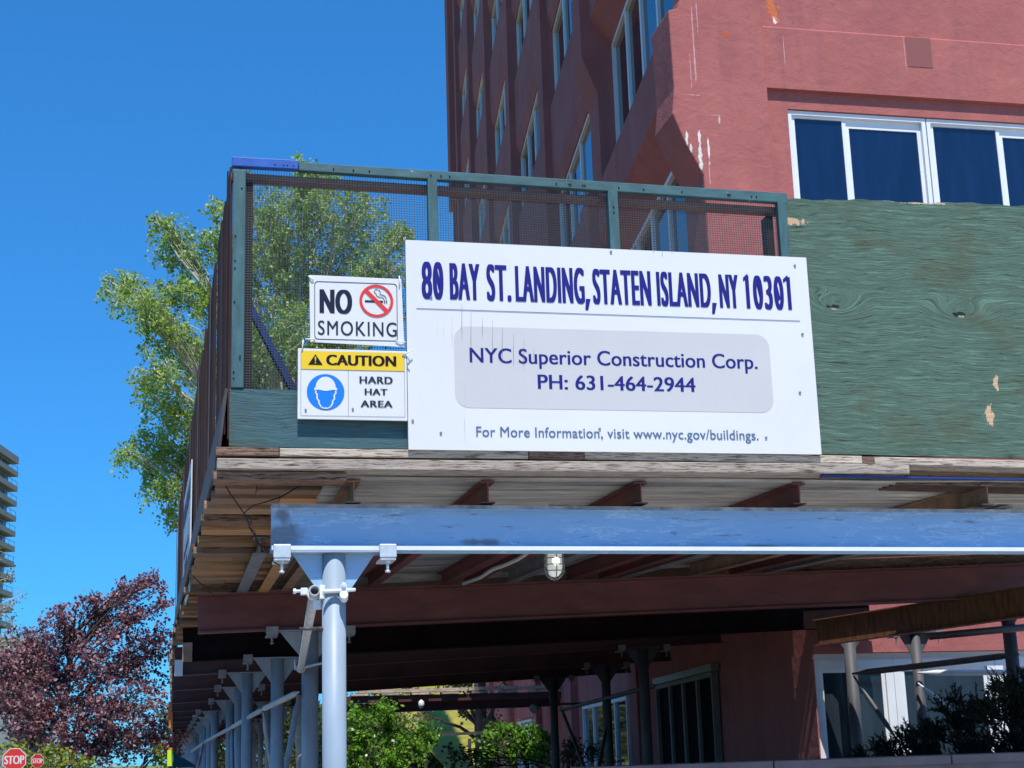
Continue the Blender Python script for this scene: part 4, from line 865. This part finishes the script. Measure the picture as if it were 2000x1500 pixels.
# ================================================================ TREES
def leaf_quads(m, p, size, n, R, flatx=1.0):
    for _ in range(n):
        c = Vector((R.gauss(0, 1), R.gauss(0, 1), R.gauss(0, 1)))
        q = Vector((R.uniform(-1, 1), R.uniform(-1, 1), R.uniform(-1, .3))).normalized(); r = q.cross(Vector((R.uniform(-1, 1), R.uniform(-1, 1), R.uniform(-1, 1)))).normalized()
        s = size * R.uniform(.65, 1.25); o_ = p + c * flatx
        b = len(m.v); m.v += [tuple(o_), tuple(o_ + q * s * .5 + r * s * .36), tuple(o_ + q * s), tuple(o_ + q * s * .5 - r * s * .36)]
        m.f.append((b, b + 1, b + 2, b + 3)); m.sm.append(False); m.tone.append(R.random())
def curve_pts(a, b, sag, n, R, wob):
    P = []
    for i in range(n + 1):
        u = i / n; p = a.lerp(b, u); p.z += sag * math.sin(math.pi * u) ; p += Vector((R.uniform(-1, 1), R.uniform(-1, 1), R.uniform(-1, 1))) * wob * (1 if 0 < i < n else 0); P.append(p)
    return P
def blob_tree(name, label, base, trunk_top, blobs, bark, leaf, size, seed, twigs=26, per=26, tr=.16, droop=.5, spread=.05, limb_r=.045, cat='tree', twl=.7, root=None):
    R = random.Random(seed); t = root or thing(name, label, cat, base)
    base, trunk_top = Vector(base), Vector(trunk_top)
    tm = MB(); P = curve_pts(base, trunk_top, 0, 8, R, .06); tm.tube(P, [tr * (1 - .75 * i / 8) for i in range(9)], 10)
    lm = MB(); lm.tone = []
    for (c, rx, rz) in blobs:
        c = Vector(c); st = P[min(8, max(2, int(8 * (c.z - base.z) / max(.1, (trunk_top.z - base.z)) * .75)))]
        L = curve_pts(st, c, .25, 5, R, .08); tm.tube(L, [limb_r * (1 - .7 * i / 5) for i in range(6)], 6)
        for k in range(int(twigs * (rx * rz) ** .75 / .55)):
            d = Vector((R.gauss(0, 1), R.gauss(0, 1), R.gauss(0, 1))).normalized() * (R.random() ** .45)
            e = c + Vector((d.x * rx, d.y * rx, d.z * rz)); s0 = L[R.choice([2, 3, 4, 5])].lerp(e, R.uniform(.1, .5))
            e2 = e + Vector((d.x * .15, d.y * .15, -droop * R.uniform(.3, 1) * twl)); T = curve_pts(s0, e, .12, 3, R, .05) + [e.lerp(e2, .5) + Vector((d.x, d.y, 0)) * .06, e2]
            if R.random() < .6: tm.tube(T, [.011, .009, .007, .006, .004, .002], 4, cap=False)
            nleaf = int(per * R.uniform(.5, 1.3))
            for q in range(nleaf):
                u = (R.random() ** .7) * (len(T) - 1); i = min(int(u), len(T) - 2); p = T[i].lerp(T[i + 1], u - i)
                leaf_quads(lm, p, size, 1, R, spread)
    tm.build('trunk', bark, t); lm.build('crown', leaf, t); return t
BL = leaf_mat('birch_leaves', [(.20, .34, .06), (.29, .46, .08), (.40, .58, .13), (.55, .68, .25)], .5, .42)
PL = leaf_mat('purple_leaves', [(.08, .02, .04), (.19, .07, .095), (.34, .165, .185), (.52, .34, .34)], .3, .45)
SL = leaf_mat('shrub_leaves', [(.08, .20, .02), (.13, .30, .03), (.19, .40, .04), (.27, .5, .07)], .4, .25)
JL = leaf_mat('shade_dark_juniper_needles', [(.005, .010, .007), (.009, .017, .010), (.015, .024, .012)], .05, .7)  # needle colours lowered to carry the shade
OL = leaf_mat('olive_leaves', [(.05, .07, .015), (.10, .12, .03), (.16, .17, .06)], .35, .5)
WL = leaf_mat('wispy_leaves', [(.22, .22, .08), (.32, .31, .14), (.40, .38, .22)], .4, .6)
YL = leaf_mat('yellow_green_leaves', [(.16, .24, .02), (.28, .36, .03), (.40, .45, .06)], .4, .5)
YB = 31.5
def bb(lst, Y, jit, seed):
    R = random.Random(seed); out = []
    for (px_, py_, r_) in lst:
        y_ = Y + R.uniform(-jit, jit); p = aY(px_, py_, y_); s = r_ * y_ / 3000; out.append((p, s * .9, s * .9))
    return out
birch = [(600, 400, 75), (530, 420, 80), (680, 430, 95), (560, 520, 110), (690, 560, 105), (640, 650, 110), (745, 520, 65), (770, 455, 38), (790, 450, 25), (530, 640, 100), (560, 740, 90), (480, 500, 70), (480, 720, 90), (440, 600, 75),
         (420, 470, 45), (425, 400, 26), (330, 440, 42), (345, 490, 50), (300, 420, 16), (360, 560, 70), (250, 560, 48), (275, 600, 55), (215, 550, 16), (205, 565, 14), (330, 650, 75), (300, 720, 50), (390, 700, 70), (330, 800, 60), (390, 800, 60), (285, 760, 30), (285, 870, 45), (340, 890, 55), (250, 880, 28), (380, 900, 50), (320, 960, 38), (335, 1005, 24), (290, 930, 22), (600, 335, 30), (470, 318, 12), (580, 312, 14), (640, 360, 40), (730, 600, 70), (700, 730, 80), (450, 850, 70), (540, 860, 90)]
blob_tree('birch_tree', 'tall bright green birch with pale branches rising behind the mesh parapet', (2.6, 32.2, 0), (2.2, 32, 13), bb(birch, YB, 1.1, 3), MT['bark'], BL, .080, 11, twigs=62, per=34, tr=.15, droop=.6, spread=.045, limb_r=.05)
purple = [(300, 1122, 7), (312, 1128, 6), (275, 1128, 8), (240, 1140, 9), (262, 1150, 12), (318, 1150, 9), (150, 1178, 8), (115, 1183, 8), (70, 1260, 60), (140, 1230, 50), (200, 1210, 48), (260, 1215, 45), (310, 1250, 45), (115, 1200, 26), (180, 1172, 26), (240, 1165, 28), (285, 1145, 18), (300, 1130, 12), (320, 1180, 22), (330, 1215, 30), (40, 1310, 60), (110, 1310, 65), (190, 1290, 65), (270, 1300, 60), (330, 1310, 45), (20, 1380, 70), (100, 1390, 75), (180, 1370, 75), (260, 1380, 75), (330, 1390, 50), (60, 1440, 60), (140, 1450, 60), (220, 1450, 70), (300, 1440, 60), (20, 1340, 50), (0, 1300, 40)]
blob_tree('purple_leaf_tree', 'broad purple-leaved tree at the left, its top thin against the sky', (-3.2, 46.5, 0), (-3.0, 46.5, 5.2), bb([q_ for q_ in purple if q_[0] < 328], 46, 1.4, 5), MT['barkd'], PL, .112, 21, twigs=42, per=24, tr=.14, droop=.15, spread=.07, limb_r=.04)
# a few bare twigs on top of it
# shrubs
sh1 = [(700, 1440, 45), (760, 1420, 50), (750, 1385, 24), (800, 1450, 45), (700, 1500, 50), (770, 1500, 60), (830, 1440, 30), (690, 1395, 22)]
blob_tree('bright_shrub', 'glossy bright green shrub right of the nearest post, sunlit in the gap', (4.2, 31.3, 0), (4.2, 31.3, 1.6), bb(sh1, 31, .4, 8), MT['barkd'], SL, .085, 31, twigs=75, per=22, tr=.05, droop=.0, spread=.04, limb_r=.02, cat='shrub')
sh2 = [(960, 1440, 24), (1010, 1435, 30), (1060, 1440, 26), (1000, 1470, 35), (1050, 1475, 35), (950, 1475, 24), (975, 1425, 10)]
blob_tree('loose_shrub', 'looser sunlit green shrub in front of the far purple wall', (6.8, 30.4, 0), (6.8, 30.4, 1.6), bb(sh2, 30.4, .3, 9), MT['barkd'], SL, .09, 32, twigs=75, per=24, tr=.04, droop=.0, spread=.05, limb_r=.02, cat='shrub')
sh3 = [(1120, 1460, 25), (1150, 1475, 26), (1190, 1485, 18), (1100, 1485, 30), (880, 1485, 34), (930, 1495, 30)]
blob_tree('dark_shrub', 'dull dark green shrub below the pale blue side window', (7.3, 29, 0), (7.3, 29, 1.2), bb(sh3, 28.6, .3, 10), MT['barkd'], OL, .08, 33, twigs=40, per=18, tr=.04, droop=.0, spread=.05, limb_r=.02, cat='shrub')
# juniper in the planter
jt = thing('juniper', 'shade-dark green juniper spreading above the planter wall at lower right', 'shrub', (7.2, 13.2, 1.3)); R = random.Random(5)
jm = MB(); jm.tone = []; js = MB()
env = [(1690, 1488, .07), (1730, 1468, .10), (1780, 1450, .12), (1830, 1440, .13), (1880, 1415, .16), (1930, 1400, .18), (1985, 1385, .2), (2040, 1370, .24), (1760, 1490, .12), (1820, 1480, .16), (1900, 1470, .2), (1980, 1460, .24), (2050, 1450, .3), (1955, 1345, .06), (1995, 1345, .10), (1870, 1372, .06), (1845, 1385, .05), (1960, 1350, .08)]
for (px_, py_, r_) in env:
    c = aY(px_, py_, 13.2 + R.uniform(-.3, .3))
    for k in range(int(60 * (r_ / .12) ** 1.6)):
        d = Vector((R.gauss(0, 1), R.gauss(0, 1), R.gauss(0, .8))).normalized() * R.random() ** .4 * r_; s0 = c + d
        dr = Vector((R.uniform(-1, .25), R.uniform(-.6, .6), R.uniform(.0, 1))).normalized(); ln_ = R.uniform(.08, .17)
        js.tube([c + d * .3, s0], [.004, .003], 3, cap=False)
        for q in range(14):
            u = q / 14; p = s0 + dr * ln_ * u; nd = (dr + Vector((R.uniform(-1, 1), R.uniform(-1, 1), R.uniform(-1, 1))) * .8).normalized(); sdv = nd.cross(Vector((R.random(), R.random(), R.random()))).normalized() * .007
            b = len(jm.v); jm.v += [tuple(p - sdv), tuple(p + sdv), tuple(p + nd * R.uniform(.03, .055))]; jm.f.append((b, b + 1, b + 2)); jm.sm.append(False); jm.tone.append(R.random())
js.build('stems', MT['barkd'], jt); jm.build('foliage', JL, jt)
# planter wall
pw = aY(1200, 1492, 12); 
o = thing('planter_wall', 'low shaded stone planter wall along the bottom right edge', 'wall', (3.2, 12, 0))
MB().box(3.2, 12.5, 12.0, 12.45, 0, 1.40).build('stones', MT['wall'], o)
for i in range(6): MB().box(3.15 + i * 1.55, 3.15 + i * 1.55 + 1.54, 11.94, 12.5, 1.401, 1.475).build('coping', MT['wall'], o, bevel=.01)
MB().box(3.5, 12.5, 12.5, 14.0, 1.0, 1.30).build('soil', MT['soil'], o)
# distant trees, bank and railing seen in the gap
o = MB(); n_ = 24
for i in range(n_ + 1):
    for j in range(7):
        x = 11.6 + i * .5; yv = 62 + j * 6; o.v.append((x, yv, -.3 + j * 1.1 + .25 * math.sin(i * .8 + j)))
for i in range(n_):
    for j in range(6): k = i * 7 + j; o.f.append((k, k + 7, k + 8, k + 1)); o.sm.append(True)
o = o.build('grass_bank', MT['dry']); o['kind'] = 'structure'
sp = [(870, 1340, 30), (900, 1385, 26), (940, 1370, 26), (960, 1395, 22), (830, 1400, 26), (900, 1345, 30), (990, 1345, 26), (800, 1345, 30)]
blob_tree('shade_tree', 'dark trunked tree in front of the sunlit yellow bank beyond the far deck', (10.9, 56, 0), (10.9, 56, 5), bb(sp, 56, 1.5, 12), MT['barkd'], OL, .16, 41, twigs=10, per=20, tr=.38, droop=.1, spread=.12, limb_r=.08)
for i, (px_, py_, r_, Yv, lf, lab) in enumerate(((720, 1330, 60, 75, YL, 'yellow-green tree glimpsed above the far deck, left of the others'), (780, 1400, 60, 80, WL, 'pale grey-green tree behind the bright shrub'), (1000, 1325, 60, 85, OL, 'olive tree glimpsed above the right of the far deck'))):
    p = aY(px_, py_, Yv); blob_tree('distant_tree', lab, (p.x, Yv, 0), (p.x, Yv, 4), bb([(px_ - 30, py_, r_ * .7), (px_ + 30, py_, r_ * .7), (px_, py_ - 20, r_ * .7), (px_, py_ + 50, r_ * .8)], Yv, 2, 50 + i), MT['barkd'], lf, .22, 60 + i, twigs=8, per=16, tr=.2, droop=.1, spread=.15, limb_r=.06)
rl = thing('handrail', 'dark handrail with one thin post in front of the sunlit bank', 'railing', (7.0, 33, 0))
a_, b_ = aY(830, 1436, 33), aY(965, 1430, 33); MB().bar(a_, b_, .05, .06).build('top_bar', MT['steeldark'], rl)
c_ = aY(917, 1440, 33); MB().box(c_.x - .03, c_.x + .03, 32.97, 33.03, 0, c_.z - .03).build('post', MT['steeldark'], rl)
MB().box(a_.x - .03, a_.x + .03, 32.97, 33.03, 0, a_.z - .03).build('post', MT['steeldark'], rl)
c_ = aY(823, 1384, 30); tag(MB().tube([c_, c_ + Vector((0, 0, .07)), c_ + Vector((0, 0, .13)), c_ + Vector((0, 0, .17))], [.03, .06, .055, .01], 14).build('globe_lamp', MT['frame']), 'small white globe lamp hanging above the bright shrub', 'lamp')
c_ = aY(1052, 1376, 26); fl = thing('floodlight', 'small floodlight on the shaded purple wall above the loose shrub', 'lamp', c_); MB().tube([c_, c_ + Vector((-.12, -.1, -.08))], [.05, .085], 12).build('lamp_head', MT['greysteel'], fl); MB().box(c_.x, c_.x + .9, c_.y, c_.y + .03, c_.z - .02, c_.z + .02).build('arm', MT['steeldark'], fl)
# left background: wispy tree, low hedge, tower, low block, signs
wsp = [(0, 1080, 20), (10, 1130, 28), (25, 1180, 24), (5, 1200, 34), (45, 1160, 8), (30, 1240, 34), (0, 1260, 44), (70, 1255, 20), (20, 1290, 36), (40, 1270, 34)]
blob_tree('wispy_tree', 'thin pale yellowish tree in front of the apartment tower', (-8.5, 52, 0), (-8.2, 52, 9), bb(wsp, 52, 1.0, 14), MT['bark'], WL, .10, 44, twigs=14, per=12, tr=.09, droop=-.3, spread=.1, limb_r=.03)
hd = [(50, 1465, 26), (20, 1470, 24), (100, 1480, 30), (140, 1490, 28), (60, 1500, 34), (110, 1505, 34), (180, 1500, 26)]
blob_tree('green_bush', 'bright green bush behind the two stop signs', (-4.2, 43.4, 0), (-4.2, 43.4, 1), bb(hd, 43.2, .4, 15), MT['barkd'], YL, .12, 45, twigs=26, per=16, tr=.05, droop=0, spread=.08, cat='bush')
hd = [(308, 1470, 12), (316, 1485, 14), (300, 1478, 8), (312, 1462, 8)]
blob_tree('yellow_bush', 'small yellow-green bush below the purple tree near the shed end', (-.9, 45, 0), (-.9, 45, 1.2), bb(hd, 45, .2, 16), MT['barkd'], YL, .12, 46, twigs=30, per=14, tr=.03, droop=0, spread=.06, cat='bush')
tw = thing('apartment_tower', 'tall concrete apartment tower with stacked balconies at the left edge', 'building', (-32.95, 331, 0))
SP = 3.14; top = 65.0; xr = -34.7
MB().box(-70, xr, 300, 330, 0, top - .8).build('core', MT['towerg'], tw)
zz = top; i = 0
while zz > 4:
    m = MB().box(-70, xr + (1.75 if i else 1.75), 298.6, 331, zz - (1.5 if i == 0 else 1.05), zz); m.build('balcony_slab', MT['towerc'], tw)
    if i:
        m = MB(); m.box(xr + 1.6, xr + 1.7, 298.7, 331, zz + .9, zz + .97)
        for k in range(9): m.box(xr + 1.62, xr + 1.68, 298.7 + k * 4, 298.8 + k * 4, zz, zz + .9)
        m.build('balcony_rail', MT['greysteel'], tw)
    m = MB()
    for k in range(8): m.box(xr + .0, xr + .12, 301 + k * 3.7, 301.35 + k * 3.7, zz - SP, zz - 1.06)
    for k in range(6): m.box(xr - 2.5 - k * 3, xr - 2.1 - k * 3, 299.88, 300, zz - SP, zz - 1.06)
    m.build('window_posts', MT['towerc'], tw)
    zz -= SP; i += 1
tw.rotation_euler.z = math.radians(-9.6)
lb = thing('low_block', 'low plain grey block right of the tower foot', 'building', (-22, 220, 0))
p_ = aY(65, 1252, 220); MB().box(p_.x - 22, p_.x, 220, 245, 0, p_.z).build('wall', plain('blue_grey_render', (.22, .24, .25), .9), lb); MB().box(p_.x - 22.2, p_.x + .2, 219.8, 245.2, p_.z, p_.z + .5).build('parapet', plain('grey_cap', (.26, .27, .27), .9), lb)
# stop signs
def stop_sign(px_, py_, Yv, R0, lab, turn=0.0, word=True):
    c = aY(px_, py_, Yv); t = thing('stop_sign', lab, 'sign', (c.x, c.y, 0)); t.rotation_euler.z = turn
    def oct_(r): return [(r * math.cos(math.radians(22.5 + 45 * i)), c.z + r * math.sin(math.radians(22.5 + 45 * i))) for i in range(8)]
    local(t, 'plate', MB().prism(oct_(R0), -.005, .005), MT['sign'])
    m = MB(); m.add([(p[0], -.009, p[1]) for p in oct_(R0 * .93)], [tuple(range(8))]); local(t, 'red_face', m, MT['red'])
    if word:
        m = text_mesh('STOP', -R0 * .78, R0 * .78, c.z - R0 * .33, c.z + R0 * .36, 0, 1.0, copies=.009); m.v = [(v[0], v[1] - .013, v[2]) for v in m.v]; local(t, 'lettering', m, MT['sign'])
    local(t, 'pole', MB().box(-.03, .03, .006, .05, 0, c.z + R0 * .6), MT['greysteel'])
    return t
stop_sign(28, 1484, 41, .305, 'larger red STOP sign at the bottom left corner')
s2 = stop_sign(73, 1486, 42, .185, 'smaller red stop sign partly hidden by leaves, right of the larger one', .5, True)
hd = [(88, 1479, 5), (92, 1486, 4), (84, 1477, 4)]
blob_tree('leafy_sprig', 'green sprig overlapping the smaller stop sign', (-3.1, 41.6, 0), (-3.1, 41.6, 1.2), bb(hd, 41.5, .05, 17), MT['barkd'], YL, .06, 47, twigs=40, per=8, tr=.02, droop=0, spread=.02, limb_r=.01, cat='plant')
# teal canopy and lime board by the far end of the shed
c_ = aY(338, 1476, 44); cn = thing('teal_canopy', 'small teal canvas canopy by the far shed posts at the bottom', 'canopy', (c_.x, 44, 0))
m = MB(); z_ = c_.z; m.add([(c_.x + .0, 44, z_ + .12), (c_.x + .6, 44, z_ - .32), (c_.x - .15, 43.6, z_ - .32), (c_.x + .0, 45, z_ + .12), (c_.x + .7, 45.2, z_ - .32), (c_.x - .15, 45.2, z_ - .32)], [(0, 2, 1), (3, 4, 5), (0, 1, 4, 3), (0, 3, 5, 2)]); m.build('canvas', MT['tealcloth'], cn)
MB().box(c_.x + .55, c_.x + .58, 44.0, 44.03, 0, z_ - .3).build('pole', MT['steeldark'], cn)
hv = thing('lime_marker_board', 'upright lime-yellow marker board with orange top beside the teal canopy', 'marker', (c_.x - .12, 43.4, 0))
a_, b_ = aY(327, 1465, 43.4), aY(337, 1496, 43.4); MB().box(a_.x, b_.x, 43.39, 43.42, b_.z, a_.z).build('panel', MT['hivis'], hv); MB().box(a_.x + .03, b_.x, 43.392, 43.418, a_.z + .001, a_.z + .06).build('top_band', MT['orange'], hv); MB().box(a_.x + .04, a_.x + .07, 43.421, 43.45, 0, a_.z).build('stake', MT['greysteel'], hv)

for i, (px_, Yv, lf, lab) in enumerate(((400, 105, OL, 'dark olive tree far behind the receding posts, leftmost of those'), (560, 98, OL, 'dark olive tree far behind the receding posts, in the middle of those'), (700, 102, OL, 'dark olive tree behind the bright shrub, rightmost of three'), (815, 90, OL, 'olive tree behind the trunk of the shade tree'), (630, 96, OL, 'olive tree seen just right of the second post'))):
    p = aY(px_, 1480, Yv); blob_tree('background_tree', lab, (p.x, Yv, 0), (p.x, Yv, 4), bb([(px_ + dx, py_, 46) for dx in (-60, -20, 20, 60) for py_ in (1400, 1440, 1480)], Yv, 3, 80 + i), MT['barkd'], lf, .34, 90 + i, twigs=7, per=22, tr=.25, droop=.1, spread=.2, limb_r=.08)
